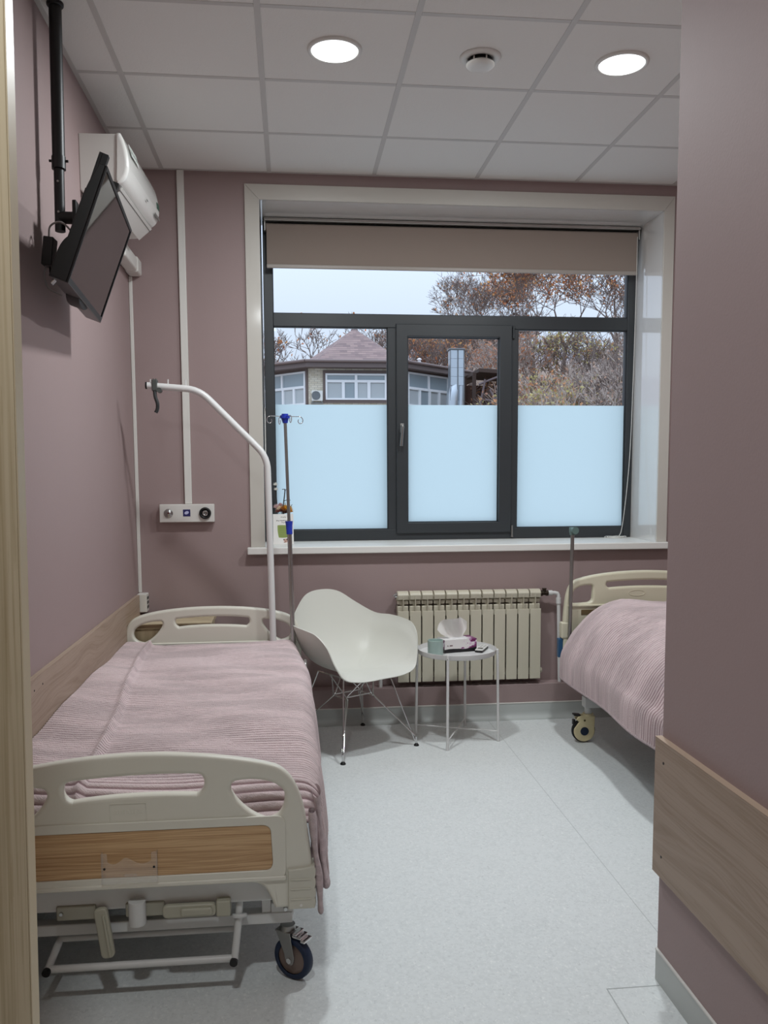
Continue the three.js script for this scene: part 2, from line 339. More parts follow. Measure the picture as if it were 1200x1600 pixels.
// ---------------------------------------------------------------- ceiling fittings
function ceilingLamp(x, z, label, lit = 1) {
  const t = thing('ceiling_light', label, 'ceiling light', [x, CEIL, z], 0);
  part(t, 'trim_ring', lathe([[0.094, -0.0015], [0.097, -0.008], [0.104, -0.009], [0.110, -0.006], [0.112, 0.0], [0.112, 0.002]], 48), mats.plastic);
  const em = M(0xffffff, 0.5, { emissive: new THREE.Color(LAMP_COLOR), emissiveIntensity: 2.6 });
  part(t, 'diffuser', new THREE.CylinderGeometry(0.096, 0.092, 0.006, 48).translate(0, -0.0045, 0), em, 'glowing round diffuser');
  const l = new THREE.RectAreaLight(LAMP_COLOR, LAMP * lit, 0.165, 0.165);
  l.name = 'ceiling_light_glow'; l.position.set(x, CEIL - 0.012, z); l.rotation.x = -Math.PI / 2; scene.add(l);
  return t;
}
ceilingLamp(1.101, 1.475, 'glowing round recessed ceiling light nearer the television pole');
ceilingLamp(2.307, 1.475, 'glowing round recessed ceiling light beside the pink partition wall');
ceilingLamp(0.66, 4.45, 'round recessed ceiling light out of view above the camera', 0.78);
{
  const t = thing('smoke_detector', 'white round smoke detector set in the ceiling between the two lit lamps', 'smoke detector', [1.704, CEIL, 1.466]);
  part(t, 'base_ring', lathe([[0.05, -0.001], [0.056, -0.009], [0.074, -0.010], [0.084, -0.005], [0.086, 0.001]], 48), mats.plastic);
  part(t, 'sensor_gap', lathe([[0.0, -0.008], [0.050, -0.008], [0.050, -0.024], [0.0, -0.024]], 36), mats.black);
  part(t, 'cap', lathe([[0.0, -0.042], [0.035, -0.041], [0.053, -0.037], [0.059, -0.031], [0.059, -0.026], [0.053, -0.022], [0, -0.022]], 40), mats.plastic);
  for (let k = 0; k < 6; k++) part(t, 'rib', B(-0.003, -0.025, 0.045, 0.003, -0.008, 0.052, 0.001, 1).rotateY(k * Math.PI / 3 + 0.3), mats.plastic);
}
// ---------------------------------------------------------------- television on its ceiling pole
{
  const px = 0.070, pz = 1.725;
  const t = thing('television_mount', 'black telescopic ceiling pole that carries the television by the left wall', 'tv mount', [px, CEIL, pz]); t.rotation.x = -0.06;
  const q = (y) => y - CEIL;
  part(t, 'ceiling_plate', lathe([[0, 0], [0.030, 0], [0.030, -0.008], [0.025, -0.014], [0, -0.014]], 28), mats.black);
  part(t, 'upper_pole', rod([0, -0.01, 0], [0, q(2.62), 0], 0.0225, 0.0225, 24), mats.black);
  part(t, 'lower_pole', rod([0, q(2.63), 0], [0, q(2.385), 0], 0.0185, 0.0185, 24), mats.black);
  part(t, 'collar', rod([0, q(2.655), 0], [0, q(2.61), 0], 0.025, 0.025, 24), mats.black);
  for (const s of [-1, 1]) part(t, 'bolt', rod([s * 0.02, q(2.64), 0], [s * 0.034, q(2.64), 0], 0.005, 0.005, 8), mats.black);
  part(t, 'arm', [rod([0.0, q(2.435), 0], [0.062, q(2.435), 0], 0.022, 0.022, 20), B(0.055, q(2.385), -0.05, 0.07, q(2.485), 0.05, 0.004)], mats.black);
  for (const y of [2.56, 2.45]) part(t, 'bolt', rod([0, q(y), 0.015], [0, q(y), 0.022], 0.004, 0.004, 8), mats.satin);
}
{
  const t = thing('television', 'black flat television hung by the left wall, tipped downward with its screen to the room', 'television', [0.217, 2.313, 1.775]);
  t.rotation.order = 'YXZ'; t.rotation.set(0.35, Math.PI / 2 + 0.075, 0);
  const W = 0.38, H = 0.2;
  const prof = new THREE.Shape(); prof.moveTo(0, -H); prof.lineTo(0, H); prof.lineTo(-0.022, H); prof.lineTo(-0.026, 0.17); prof.quadraticCurveTo(-0.040, 0.12, -0.040, 0.02); prof.lineTo(-0.042, -0.06); prof.quadraticCurveTo(-0.056, -0.08, -0.058, -0.12); prof.lineTo(-0.058, -H); prof.lineTo(0, -H);
  part(t, 'cabinet', ext(prof, 2 * W, 0.003, 2).rotateY(-Math.PI / 2).translate(W, 0, 0).rotateY(Math.PI).scale(-1, 1, -1).rotateY(0), mats.black).geometry.computeVertexNormals();
  const fr = rrect(-W, -H, W, H, 0.004); fr.holes.push(rrect(-W + 0.012, -H + 0.02, W - 0.012, H - 0.012, 0.002));
  part(t, 'bezel', ext(fr, 0.006, 0.0015).translate(0, 0, 0.0), mats.black);
  part(t, 'screen', B(-W + 0.011, -H + 0.019, -0.001, W - 0.011, H - 0.011, 0.0025, 0.0005, 1), mats.blackGloss);
  part(t, 'chin_strip', B(-W, -H - 0.002, -0.056, W, -H + 0.001, 0.007, 0.002), M(0x4c4a4a, 0.35, { metalness: 0.4 }), 'grey underside strip');
  part(t, 'sensor_hump', ext((() => { const s = new THREE.Shape(); s.moveTo(-0.10, 0); s.quadraticCurveTo(-0.07, -0.022, 0, -0.022); s.quadraticCurveTo(0.07, -0.022, 0.10, 0); return s; })(), 0.05, 0.004).translate(-0.02, -H, -0.05), mats.black);
  for (const x of [-0.24, 0.05]) part(t, 'mounting_rail', [B(x - 0.014, -0.05, -0.062, x + 0.014, H + 0.07, -0.050, 0.002), B(x - 0.014, H - 0.10, -0.051, x + 0.014, H + 0.07, -0.030, 0.002)], mats.black);
  part(t, 'back_plate', B(-0.25, 0.02, -0.069, 0.07, 0.14, -0.061, 0.002), mats.black);
  part(t, 'connector', [0, 1, 2].map((k) => rod([-W + 0.03 + k * 0.012, -H - 0.002, -0.045], [-W + 0.028 + k * 0.012, -H - 0.018, -0.05], 0.004, 0.003, 8)), mats.chrome);
}
{
  const t = thing('power_adapter', 'small black power adapter block hanging by its cable behind the television', 'power adapter', [0.05, 2.29, 1.86]);
  part(t, 'adapter_body', B(-0.018, -0.05, -0.03, 0.018, 0.05, 0.03, 0.004).rotateZ(-0.12), mats.black);
  part(t, 'cable', wire([[0.0, 0.05, 0], [0.01, 0.09, 0.01], [0.05, 0.10, 0.02], [0.085, 0.06, 0.0], [0.06, 0.0, -0.02], [0.08, -0.05, -0.03]], 0.0035, 6), M(0x8d8785, 0.6), 'grey cable');
  part(t, 'cable', wire([[0.0, -0.05, 0], [0.005, -0.08, 0.01], [0.03, -0.09, 0.02], [0.055, -0.13, 0.03]], 0.003, 6), mats.black);
  part(t, 'cable', wire([[-0.012, -0.05, 0.01], [-0.015, -0.09, 0.02], [0.0, -0.13, 0.03], [0.05, -0.16, 0.05]], 0.003, 6), M(0x8d8785, 0.6));
}
// ---------------------------------------------------------------- air conditioner and the trunking below it
{
  const L = 0.70, t = thing('air_conditioner', 'white wall air conditioner high in the left corner behind the television', 'air conditioner', [0.0, 2.71, 1.12], -0.04);
  // built along -z from the near end
  const body = new THREE.Shape(); body.moveTo(0.0, 0.03); body.lineTo(0, 0.268); body.lineTo(0.16, 0.268); body.lineTo(0.165, 0.08); body.lineTo(0.10, 0.005); body.lineTo(0.03, 0.0);
  part(t, 'back_housing', ext(body, L, 0.004).rotateY(0).translate(0, 0, -L), mats.plastic);
  const fp = new THREE.Shape(); fp.moveTo(0.158, 0.055); fp.quadraticCurveTo(0.205, 0.065, 0.213, 0.13); fp.quadraticCurveTo(0.213, 0.21, 0.180, 0.272); fp.quadraticCurveTo(0.166, 0.278, 0.158, 0.268);
  part(t, 'front_panel', ext(fp, L + 0.01, 0.016, 5, 12).translate(0, 0, -L - 0.005), mats.acWhite);
  part(t, 'air_flap', ext((() => { const s = new THREE.Shape(); s.moveTo(0.172, 0.052); s.lineTo(0.108, -0.006); s.lineTo(0.112, -0.010); s.lineTo(0.178, 0.046); return s; })(), L - 0.06, 0.001).translate(0, 0, -L + 0.03), mats.plastic);
  part(t, 'outlet_gap', B(0.10, 0.035, -L + 0.02, 0.168, 0.053, -0.02, 0.001), M(0x6f6c69, 0.6));
  part(t, 'status_light', B(0.2135, 0.10, -0.40, 0.215, 0.106, -0.37, 0.0005, 1), mats.greyClip);
  const c = document.createElement('canvas'); c.width = 256; c.height = 128; const k = c.getContext('2d');
  k.fillStyle = '#e2e6e0'; k.fillRect(0, 0, 256, 128); k.fillStyle = '#3f6a5c'; k.font = 'bold 84px sans-serif'; k.fillText('INVEX', 6, 92);
  const ct = new THREE.CanvasTexture(c); ct.colorSpace = THREE.SRGBColorSpace;
  part(t, 'sticker', new THREE.PlaneGeometry(0.16, 0.055).rotateY(Math.PI / 2).rotateZ(0.26).translate(0.2075, 0.222, -0.14), M(0xffffff, 0.4, { map: ct }), 'pale sticker with dark green lettering');
  part(t, 'sticker', B(0.2125, 0.14, -L + 0.01, 0.2145, 0.17, -L + 0.07, 0.0005, 1), M(0x3c5a4c, 0.5), 'small dark green label at the far end');
  part(t, 'sticker', B(0.2125, 0.09, -L + 0.01, 0.2145, 0.105, -L + 0.12, 0.0005, 1), M(0x77736f, 0.5), 'grey strip label');
}
{
  const t = thing('pipe_trunking', 'white angular pipe cover below the air conditioner in the left corner', 'trunking', [0, 2.62, 0.1]);
  part(t, 'cover', B(0.001, 0, 0.0, 0.07, 0.075, 0.36, 0.012, 3), mats.plastic);
  part(t, 'elbow', B(0.001, -0.006, -0.098, 0.075, 0.081, 0.03, 0.014, 3), mats.plastic);
}
solo('cable_duct', B(0.001, 0.81, 0.002, 0.020, 2.615, 0.014, 0.003), mats.plastic, 'slim white cable duct running down the left corner of the room', 'cable duct');
solo('cable_duct', [B(0.282, 1.325, 0.001, 0.322, CEIL - 0.002, 0.019, 0.003)], mats.plastic, 'wide white cable duct running from the ceiling down to the gas outlet panel', 'cable duct');
{
  const t = thing('wall_socket', 'white surface-mounted socket box in the corner above the wood wall panel', 'socket', [0.032, 0.70, 0.05]);
  part(t, 'box', B(-0.030, 0, -0.048, 0.026, 0.108, 0.03, 0.006, 3), mats.plastic);
  for (const y of [0.03, 0.056, 0.082]) part(t, 'socket_insert', B(0.0255, y - 0.008, -0.035, 0.028, y + 0.008, 0.018, 0.002), mats.greyClip);
}
{
  const t = thing('gas_outlet_panel', 'white panel with medical gas outlets on the back wall under the wide duct', 'outlet panel', [0.295, 1.272, 0.0]);
  part(t, 'box', B(-0.156, -0.052, 0.001, 0.156, 0.052, 0.045, 0.004, 3), mats.plastic);
  const o = part(t, 'gas_outlet', lathe([[0.0, 0.0], [0.026, 0.0], [0.026, 0.003], [0.022, 0.006], [0.012, 0.006], [0.010, 0.016], [0, 0.016]], 28).rotateX(Math.PI / 2).translate(-0.105, 0, 0.045), mats.steel);
  part(o, 'socket_hole', rod([-0.103, 0.002, 0.0605], [-0.103, 0.002, 0.0625], 0.006, 0.006, 14), M(0x5a1c18, 0.5));
  part(t, 'emblem_plate', B(-0.022, -0.018, 0.0448, 0.020, 0.022, 0.0465, 0.001, 1), M(0x23245f, 0.4), 'square dark blue plate');
  part(t, 'emblem', ext((() => { const s = new THREE.Shape(); s.absellipse(0, 0, 0.013, 0.009, 0, Math.PI * 2); return s; })(), 0.001, 0).rotateZ(0.4).translate(-0.001, 0.003, 0.0464), M(0xbdc0e0, 0.4));
  const g = part(t, 'flow_outlet', lathe([[0.022, 0.0], [0.034, 0.0], [0.034, 0.012], [0.030, 0.016], [0.023, 0.016], [0.022, 0.01]], 36).rotateX(Math.PI / 2).translate(0.105, 0, 0.045), mats.black);
  part(g, 'metal_ring', lathe([[0.0, 0.004], [0.0065, 0.004], [0.0065, 0.012], [0.014, 0.012], [0.020, 0.008], [0.022, 0.004]], 32).rotateX(Math.PI / 2).translate(0.105, 0, 0.045), mats.steel);
}
// ---------------------------------------------------------------- radiator
{
  const N = 12, x0 = 1.518, x1 = 2.399, p = (x1 - x0) / N, yb = 0.247, yt = 0.795, zb = 0.022, zf = 0.105;
  const t = thing('radiator', 'cream sectional radiator on the back wall under the window', 'radiator', [(x0 + x1) / 2, yb, 0.06]);
  const ox = -(x0 + x1) / 2, at = (g) => g.translate(ox, -yb, -0.06);
  for (let i = 0; i < N; i++) {
    const a = x0 + i * p + 0.0015, b = a + p - 0.0072, m = (a + b) / 2, s = [];
    const face = new THREE.Shape(); face.moveTo(a, yb + 0.004); face.quadraticCurveTo(a, yb, a + 0.004, yb); face.lineTo(b - 0.004, yb); face.quadraticCurveTo(b, yb, b, yb + 0.004); face.lineTo(b, 0.678); face.lineTo(a, 0.678);
    s.push(ext(face, 0.006, 0.002).translate(0, 0, zf - 0.006));
    // curved head with three steps behind a central web
    const head = new THREE.Shape(); head.moveTo(zb, 0.75); head.lineTo(zb, 0.785); head.quadraticCurveTo(zb + 0.02, yt, 0.07, yt); head.quadraticCurveTo(0.10, 0.79, 0.104, 0.772); head.lineTo(0.098, 0.748); head.lineTo(0.07, 0.75);
    s.push(ext(head, b - a, 0.003).rotateY(-Math.PI / 2).translate(b, 0, 0));
    s.push(B(a, 0.716, zb, b, 0.738, 0.080, 0.004), B(a, 0.64, zb, b, 0.706, 0.082, 0.005));
    s.push(B(m - 0.0018, yb + 0.005, zb, m + 0.0018, 0.775, zf - 0.001, 0.001, 1));
    s.push(rod([a - 0.004, 0.755, 0.06], [b + 0.004, 0.755, 0.06], 0.02, 0.02, 12), rod([a - 0.004, 0.29, 0.06], [b + 0.004, 0.29, 0.06], 0.02, 0.02, 12), rod([m, 0.29, 0.06], [m, 0.755, 0.06], 0.014, 0.014, 10), B(a + 0.002, yb + 0.01, zb, b - 0.002, 0.67, zb + 0.004, 0.001, 1));
    part(t, 'section', s.map(at), mats.radiator);
  }
  part(t, 'end_plug', [rod([x0 - 0.012, 0.768, 0.06], [x0 + 0.01, 0.768, 0.06], 0.018, 0.02, 14), rod([x0 - 0.024, 0.768, 0.06], [x0 - 0.01, 0.768, 0.06], 0.006, 0.006, 8)].map(at), mats.chrome);
  part(t, 'end_plug', [rod([x1, 0.29, 0.06], [x1 + 0.014, 0.29, 0.06], 0.018, 0.016, 14)].map(at), mats.radiator);
  part(t, 'valve', [rod([x1 - 0.01, 0.766, 0.06], [x1 + 0.05, 0.766, 0.06], 0.013, 0.013, 12), rod([x1 + 0.004, 0.766, 0.06], [x1 + 0.014, 0.766, 0.06], 0.019, 0.019, 6), rod([x1 + 0.034, 0.766, 0.06], [x1 + 0.05, 0.766, 0.06], 0.018, 0.018, 6), rod([x1 + 0.024, 0.766, 0.06], [x1 + 0.024, 0.79, 0.065], 0.011, 0.009, 12), B(x1 + 0.012, 0.787, 0.055, x1 + 0.037, 0.797, 0.073, 0.003)].map(at), M(0x4d453c, 0.35, { metalness: 0.9 }), 'dark brass valve');
  part(t, 'lower_valve', [rod([x0 + 0.01, 0.29, 0.06], [x0 - 0.07, 0.29, 0.06], 0.012, 0.012, 12), rod([x0 - 0.03, 0.29, 0.06], [x0 - 0.015, 0.29, 0.06], 0.02, 0.02, 6), rod([x0 - 0.06, 0.29, 0.06], [x0 - 0.045, 0.29, 0.06], 0.02, 0.02, 12)].map(at), M(0x6b655c, 0.4, { metalness: 0.7 }));
  part(t, 'feed_pipe', at(pipe([[x1 + 0.05, 0.766, 0.06], [x1 + 0.115, 0.766, 0.06], [x1 + 0.13, 0.205, 0.06]], 0.0115, 0.02, 14)), mats.whitePaint);
  for (const [a, b] of [[[x1 + 0.05, 0.766, 0.06], [x1 + 0.075, 0.766, 0.06]], [[x1 + 0.117, 0.70, 0.06], [x1 + 0.1162, 0.735, 0.06]]]) part(t, 'pipe_collar', at(rod(a, b, 0.016, 0.016, 14)), mats.whitePaint);
  part(t, 'return_pipe', at(pipe([[x0 - 0.06, 0.29, 0.06], [x0 - 0.10, 0.29, 0.06], [x0 - 0.10, 0.205, 0.06]], 0.0115, 0.02, 14)), mats.whitePaint);
}
// ---------------------------------------------------------------- beds
// one moulded end board, drawn about its middle; "tall" boards are head boards
const outline = (pts, s = new THREE.Shape()) => { const k = pts.length; s.moveTo(...pts[0]); for (let i = 1; i < k; i++) pts[i].length === 2 ? s.lineTo(...pts[i]) : s.bezierCurveTo(...pts[i]); return s; };
const mirrorPath = (pts) => {           // pts: from the middle at the top, clockwise to the middle at the bottom; adds the mirror image
  const out = [...pts]; const end = (q) => q.length === 2 ? q : q.slice(4);
  for (let i = pts.length - 1; i > 0; i--) {
    const q = pts[i], e = end(pts[i - 1]);
    out.push(q.length === 2 ? [-e[0], e[1]] : [-q[2], q[3], -q[0], q[1], -e[0], e[1]]);
  }
  return out;
};
const caster = (t, x, z, turn, kind) => {
  const g = (q) => q.rotateY(turn).translate(x, 0, z);
  if (kind === 'blue') {
    const r = 0.064;
    const tyre = lathe([[0.046, -0.014], [0.058, -0.015], [r - 0.001, -0.010], [r, 0], [r - 0.001, 0.010], [0.058, 0.015], [0.046, 0.014]], 40).rotateX(Math.PI / 2).translate(0.02, r, 0);
    const c = part(t, 'caster', g(mergeGeometries([new THREE.BoxGeometry(0.001, 0.001, 0.001), ext((() => { const s = new THREE.Shape(); s.moveTo(-0.028, 0.146); s.lineTo(0.022, 0.146); s.lineTo(0.036, 0.075); s.quadraticCurveTo(0.036, 0.048, 0.02, 0.05); s.quadraticCurveTo(0.004, 0.052, 0.002, 0.08); return s; })(), 0.004, 0.001).translate(0, 0, 0.0185), ext((() => { const s = new THREE.Shape(); s.moveTo(-0.028, 0.146); s.lineTo(0.022, 0.146); s.lineTo(0.036, 0.075); s.quadraticCurveTo(0.036, 0.048, 0.02, 0.05); s.quadraticCurveTo(0.004, 0.052, 0.002, 0.08); return s; })(), 0.004, 0.001).translate(0, 0, -0.0225), B(-0.03, 0.143, -0.024, 0.024, 0.149, 0.024, 0.002), rod([0, 0.147, 0], [0, 0.163, 0], 0.025, 0.022, 20)].map((q) => q.index ? q.toNonIndexed() : q))), mats.satin);
    part(c, 'tyre', g(tyre), M(0x15243f, 0.6), 'dark blue rubber tyre');
    part(c, 'hub', g(lathe([[0, -0.010], [0.02, -0.010], [0.030, -0.006], [0.046, -0.011], [0.047, 0], [0.046, 0.011], [0.030, 0.006], [0.02, 0.010], [0, 0.010]], 30).rotateX(Math.PI / 2).translate(0.02, r, 0)), M(0x7d6c64, 0.5));
    part(c, 'axle_bolt', g(rod([0.02, r, -0.027], [0.02, r, 0.027], 0.009, 0.009, 6)), mats.chrome);
    part(c, 'brake_lever', g(merge([0, 1, 2].map((k) => B(0.030 + k * 0.014, 0.143 - k * 0.008, -0.021, 0.046 + k * 0.014, 0.151 - k * 0.008, 0.021, 0.003).rotateZ(-0.0)).concat([B(0.015, 0.132, -0.016, 0.06, 0.140, 0.016, 0.002)]))), mats.chrome, 'ridged metal brake pedal');
  } else {
    const r = 0.066, cover = (z0) => ext((() => { const s = new THREE.Shape(); s.absarc(0, r, r - 0.007, Math.PI * 0.92, Math.PI * 2.08, false); s.lineTo(0.06, 0.15); s.lineTo(-0.01, 0.155); s.quadraticCurveTo(-0.045, 0.15, -0.045, 0.13); s.lineTo(-0.03, 0.118); return s; })(), 0.012, 0.004).translate(0, 0, z0);
    const c = part(t, 'caster', g(merge([cover(0.012), cover(-0.024), B(-0.005, 0.12, -0.02, 0.055, 0.152, 0.02, 0.01, 3), rod([0.026, 0.15, 0], [0.026, 0.162, 0], 0.032, 0.03, 24)])), M(0xd8cba2, 0.4), 'pale yellow twin caster cover');
    part(c, 'tyre', g(lathe([[0.04, -0.011], [r - 0.003, -0.011], [r, -0.006], [r, 0.006], [r - 0.003, 0.011], [0.04, 0.011]], 40).rotateX(Math.PI / 2).translate(0, r, 0)), mats.rubber);
    part(c, 'hub_cap', g(rod([0, r, -0.026], [0, r, 0.0265], 0.0235, 0.0235, 28)), mats.navy);
    part(c, 'rivet', g(rod([0.0, 0.127, 0.02], [0, 0.127, 0.0255], 0.006, 0.006, 12)), M(0x5a4d2c, 0.5));
    part(c, 'brake_pedal', g(merge([B(-0.075, 0.146, -0.02, -0.035, 0.156, 0.02, 0.004).rotateZ(-0.1), B(-0.062, 0.10, -0.012, -0.048, 0.13, 0.012, 0.003)])), mats.black);
  }
};
// ---- left bed
{
  const cx = 0.47, z0 = 0.50, z1 = 2.78;
  const bed = thing('hospital_bed', 'cream hospital bed along the left wall with honey wood panel on its footboard', 'bed', [cx, 0, 1.64]);
  const at = (g) => g.translate(-cx, 0, -1.64);
  // headboard
  const hb = outline(mirrorPath([[0, 0.790], [0.20, 0.790, 0.36, 0.765, 0.41, 0.735], [0.455, 0.71, 0.462, 0.66, 0.470, 0.58], [0.474, 0.35], [0.38, 0.35], [0.36, 0.42, 0.34, 0.44, 0.30, 0.44], [0, 0.44]]));
  const slotH = outline([[-0.19, 0.726], [-0.05, 0.740, 0.08, 0.740, 0.186, 0.726], [0.200, 0.720, 0.198, 0.694, 0.178, 0.684], [0.06, 0.696, -0.08, 0.696, -0.178, 0.684], [-0.20, 0.694, -0.202, 0.720, -0.19, 0.726]], new THREE.Path());
  const eye = (s) => outline([[s * 0.275, 0.716], [s * 0.34, 0.716, s * 0.39, 0.698, s * 0.41, 0.672], [s * 0.43, 0.63, s * 0.40, 0.605, s * 0.362, 0.602], [s * 0.32, 0.62, s * 0.29, 0.65, s * 0.268, 0.69], [s * 0.262, 0.708, s * 0.268, 0.716, s * 0.275, 0.716]], new THREE.Path());
  hb.holes.push(slotH, eye(1), eye(-1));
  const H = part(bed, 'headboard', at(ext(hb, 0.042, 0.014, 5, 20).translate(cx, 0, z0 - 0.042)), mats.cream);
  part(H, 'lower_rib', at(B(cx - 0.45, 0.585, z0 - 0.006, cx + 0.45, 0.600, z0 + 0.008, 0.006, 3)), mats.cream);
  part(H, 'lower_panel', at(B(cx - 0.44, 0.44, z0 - 0.03, cx + 0.44, 0.586, z0 - 0.012, 0.002)), mats.creamDark);
  for (const x of [-0.13, 0.13]) part(H, 'bolt', at(rod([cx + x, 0.578, z0 - 0.014], [cx + x, 0.578, z0 - 0.006], 0.007, 0.007, 10)), mats.black);
  // footboard
  const TF = 0.034; const fb = outline(mirrorPath([[0, 0.728], [0.16, 0.728, 0.32, 0.700, 0.375, 0.68], [0.43, 0.655, 0.452, 0.58, 0.460, 0.50], [0.474, 0.39], [0.476, 0.262], [0.366, 0.262], [0.352, 0.30, 0.345, 0.338, 0.30, 0.341], [0, 0.341]]));
  const slotF = outline([[-0.185, 0.656], [-0.05, 0.669, 0.08, 0.670, 0.160, 0.664], [0.182, 0.660, 0.182, 0.616, 0.155, 0.608], [0.05, 0.617, -0.10, 0.613, -0.180, 0.600], [-0.21, 0.606, -0.215, 0.652, -0.185, 0.656]], new THREE.Path());
  const eyeF = (s) => outline([[s * 0.268, 0.640], [s * 0.33, 0.648, s * 0.385, 0.632, s * 0.398, 0.60], [s * 0.402, 0.55, s * 0.375, 0.525, s * 0.345, 0.527], [s * 0.305, 0.543, s * 0.272, 0.570, s * 0.250, 0.612], [s * 0.246, 0.630, s * 0.255, 0.639, s * 0.268, 0.640]], new THREE.Path());
  fb.holes.push(slotF, eyeF(1), eyeF(-1));
  const F = part(bed, 'footboard', at(ext(fb, TF, 0.012, 5, 20).translate(cx, 0, z1 - TF)), mats.cream);
  const rim = outline(mirrorPath([[0, 0.512], [0.33, 0.512], [0.353, 0.512, 0.357, 0.50, 0.358, 0.49], [0.362, 0.405], [0.362, 0.388, 0.355, 0.380, 0.34, 0.380], [0, 0.380]]));
  const frame = rrect(-0.40, 0.352, 0.40, 0.538, 0.03); frame.holes.push(new THREE.Path(rim.getPoints(8)));
  part(F, 'panel_surround', at(ext(frame, 0.006, 0.0028, 3).translate(cx, 0, z1 - 0.0008)), mats.cream);
  part(F, 'wood_panel', at(muv(ext(rim, 0.003, 0.001, 1).translate(cx, 0, z1 - 0.001), 0)), mats.honey, 'honey oak grain panel');
  part(F, 'lower_ledge', at(B(cx - 0.40, 0.348, z1 - 0.004, cx + 0.40, 0.362, z1 + 0.009, 0.005, 3)), mats.cream);
  const plate = rrect(-0.05, -0.0285, 0.05, 0.0285, 0.002); plate.holes.push(rrect(-0.048, -0.0265, 0.048, 0.0265, 0.002));
  part(F, 'embossed_plate', at(merge([ext(plate, 0.0016, 0.0005, 1), ...[[-0.04, 0.004, 0.036], [-0.001, 0.004, 0.042]].flatMap(([x, y, w]) => [0, 1, 2, 3, 4].map((k) => B(x + k * w / 5, y - 0.005, 0, x + k * w / 5 + w / 9, y + 0.005, 0.0011, 0.0004, 1)))]).translate(cx - 0.032, 0.563, z1)), mats.cream);
  for (const s of [-1, 1]) {
    const bump = part(F, 'corner_bumper', at(ext((() => { const q = new THREE.Shape(); q.moveTo(0, 0.262); q.lineTo(0.074, 0.262); for (let k = 0; k < 4; k++) q.quadraticCurveTo(0.082, 0.262 + 0.03 * k + 0.018, 0.076, 0.262 + 0.03 * (k + 1)); q.lineTo(0.076, 0.388); q.quadraticCurveTo(0.05, 0.38, 0, 0.379); return q; })(), 0.062, 0.004, 3).scale(s, 1, 1).translate(cx + s * 0.404, 0, z1 - 0.052)), M(0xc9c6b8, 0.45));
    if (s < 0) bump.geometry.index ? 0 : flipWinding(bump.geometry);
    for (const y of [0.292, 0.322, 0.350]) part(bump, 'bumper_rib', at(B(cx + s * 0.41, y - 0.002, z1 + 0.006, cx + s * 0.47, y + 0.002, z1 + 0.0125, 0.002)), M(0xc9c6b8, 0.45));
    part(bump, 'bolt', at(rod([cx + s * 0.44, 0.274, z1 + 0.008], [cx + s * 0.44, 0.274, z1 + 0.0125], 0.005, 0.004, 10)), mats.plastic);
  }
  // clear document holder on the wood panel
  const hold = new THREE.Shape(); hold.moveTo(-0.075, -0.042); hold.lineTo(0.075, -0.042); hold.lineTo(0.075, 0.043); hold.lineTo(0.060, 0.043); hold.lineTo(0.060, 0.02); hold.quadraticCurveTo(0.035, 0.0, 0.005, 0.024); hold.quadraticCurveTo(-0.01, 0.034, -0.02, 0.024); hold.quadraticCurveTo(-0.04, 0.004, -0.058, 0.018); hold.lineTo(-0.060, 0.043); hold.lineTo(-0.075, 0.043);
  const clear = M(0xffffff, 0.12, { transmission: 0.93, thickness: 0, ior: 1.4 });
  const holder = part(F, 'document_holder', at(merge([ext(hold, 0.003, 0.0008, 1).translate(0, 0, 0.012), B(-0.075, -0.046, 0, 0.075, -0.042, 0.015, 0.0006, 1), B(-0.076, -0.045, 0, -0.073, 0.043, 0.015, 0.0006, 1), B(0.073, -0.045, 0, 0.076, 0.043, 0.015, 0.0006, 1), B(-0.016, -0.03, 0.003, 0.018, -0.022, 0.005, 0.0005, 1)]).translate(cx - 0.031, 0.413, z1 + 0.002)), clear, 'clear plastic document holder');
  for (const s of [-1, 1]) part(holder, 'screw', at(rod([cx - 0.031 + s * 0.067, 0.413, z1 + 0.016], [cx - 0.031 + s * 0.067, 0.413, z1 + 0.018], 0.0035, 0.0035, 8)), mats.black);
  // steel frame
  part(bed, 'mattress_rail', [B(0.031, 0.305, z0 + 0.05, 0.07, 0.359, z1 - 0.09, 0.006), B(cx + 0.40, 0.305, z0 + 0.05, cx + 0.439, 0.359, z1 - 0.09, 0.006), B(0.03, 0.268, z1 - 0.075, cx + 0.365, 0.352, z1 - 0.037, 0.006), B(0.03, 0.30, z0 + 0.01, cx + 0.44, 0.36, z0 + 0.05, 0.006)].map(at), mats.bedWhite);
  part(bed, 'deck', at(B(0.04, 0.35, z0 + 0.03, cx + 0.43, 0.372, z1 - 0.06, 0.004)), mats.bedWhite);
  part(bed, 'mattress', at(B(0.035, 0.372, z0 + 0.03, cx + 0.43, 0.572, z1 - 0.15, 0.04, 4)), M(0x9aa5ad, 0.7));
  part(bed, 'base_frame', [B(0.03, 0.178, z1 - 0.115, cx + 0.415, 0.212, z1 - 0.075, 0.004), B(0.03, 0.178, z0 + 0.06, cx + 0.415, 0.212, z0 + 0.10, 0.004), B(cx + 0.375, 0.179, z0 + 0.10, cx + 0.4145, 0.211, z1 - 0.115, 0.004), B(0.0305, 0.179, z0 + 0.10, 0.07, 0.211, z1 - 0.115, 0.004)].map(at), mats.bedWhite);
  part(bed, 'upright', [B(cx + 0.325, 0.20, z1 - 0.11, cx + 0.352, 0.31, z1 - 0.08, 0.003), B(cx - 0.352, 0.20, z1 - 0.11, cx - 0.325, 0.31, z1 - 0.08, 0.003), B(cx - 0.23, 0.20, z1 - 0.30, cx + 0.20, 0.30, z1 - 0.285, 0.003), B(0.05, 0.20, z0 + 0.065, 0.08, 0.32, z0 + 0.095, 0.003), B(cx + 0.32, 0.20, z0 + 0.065, cx + 0.35, 0.32, z0 + 0.095, 0.003)].map(at), mats.bedWhite);
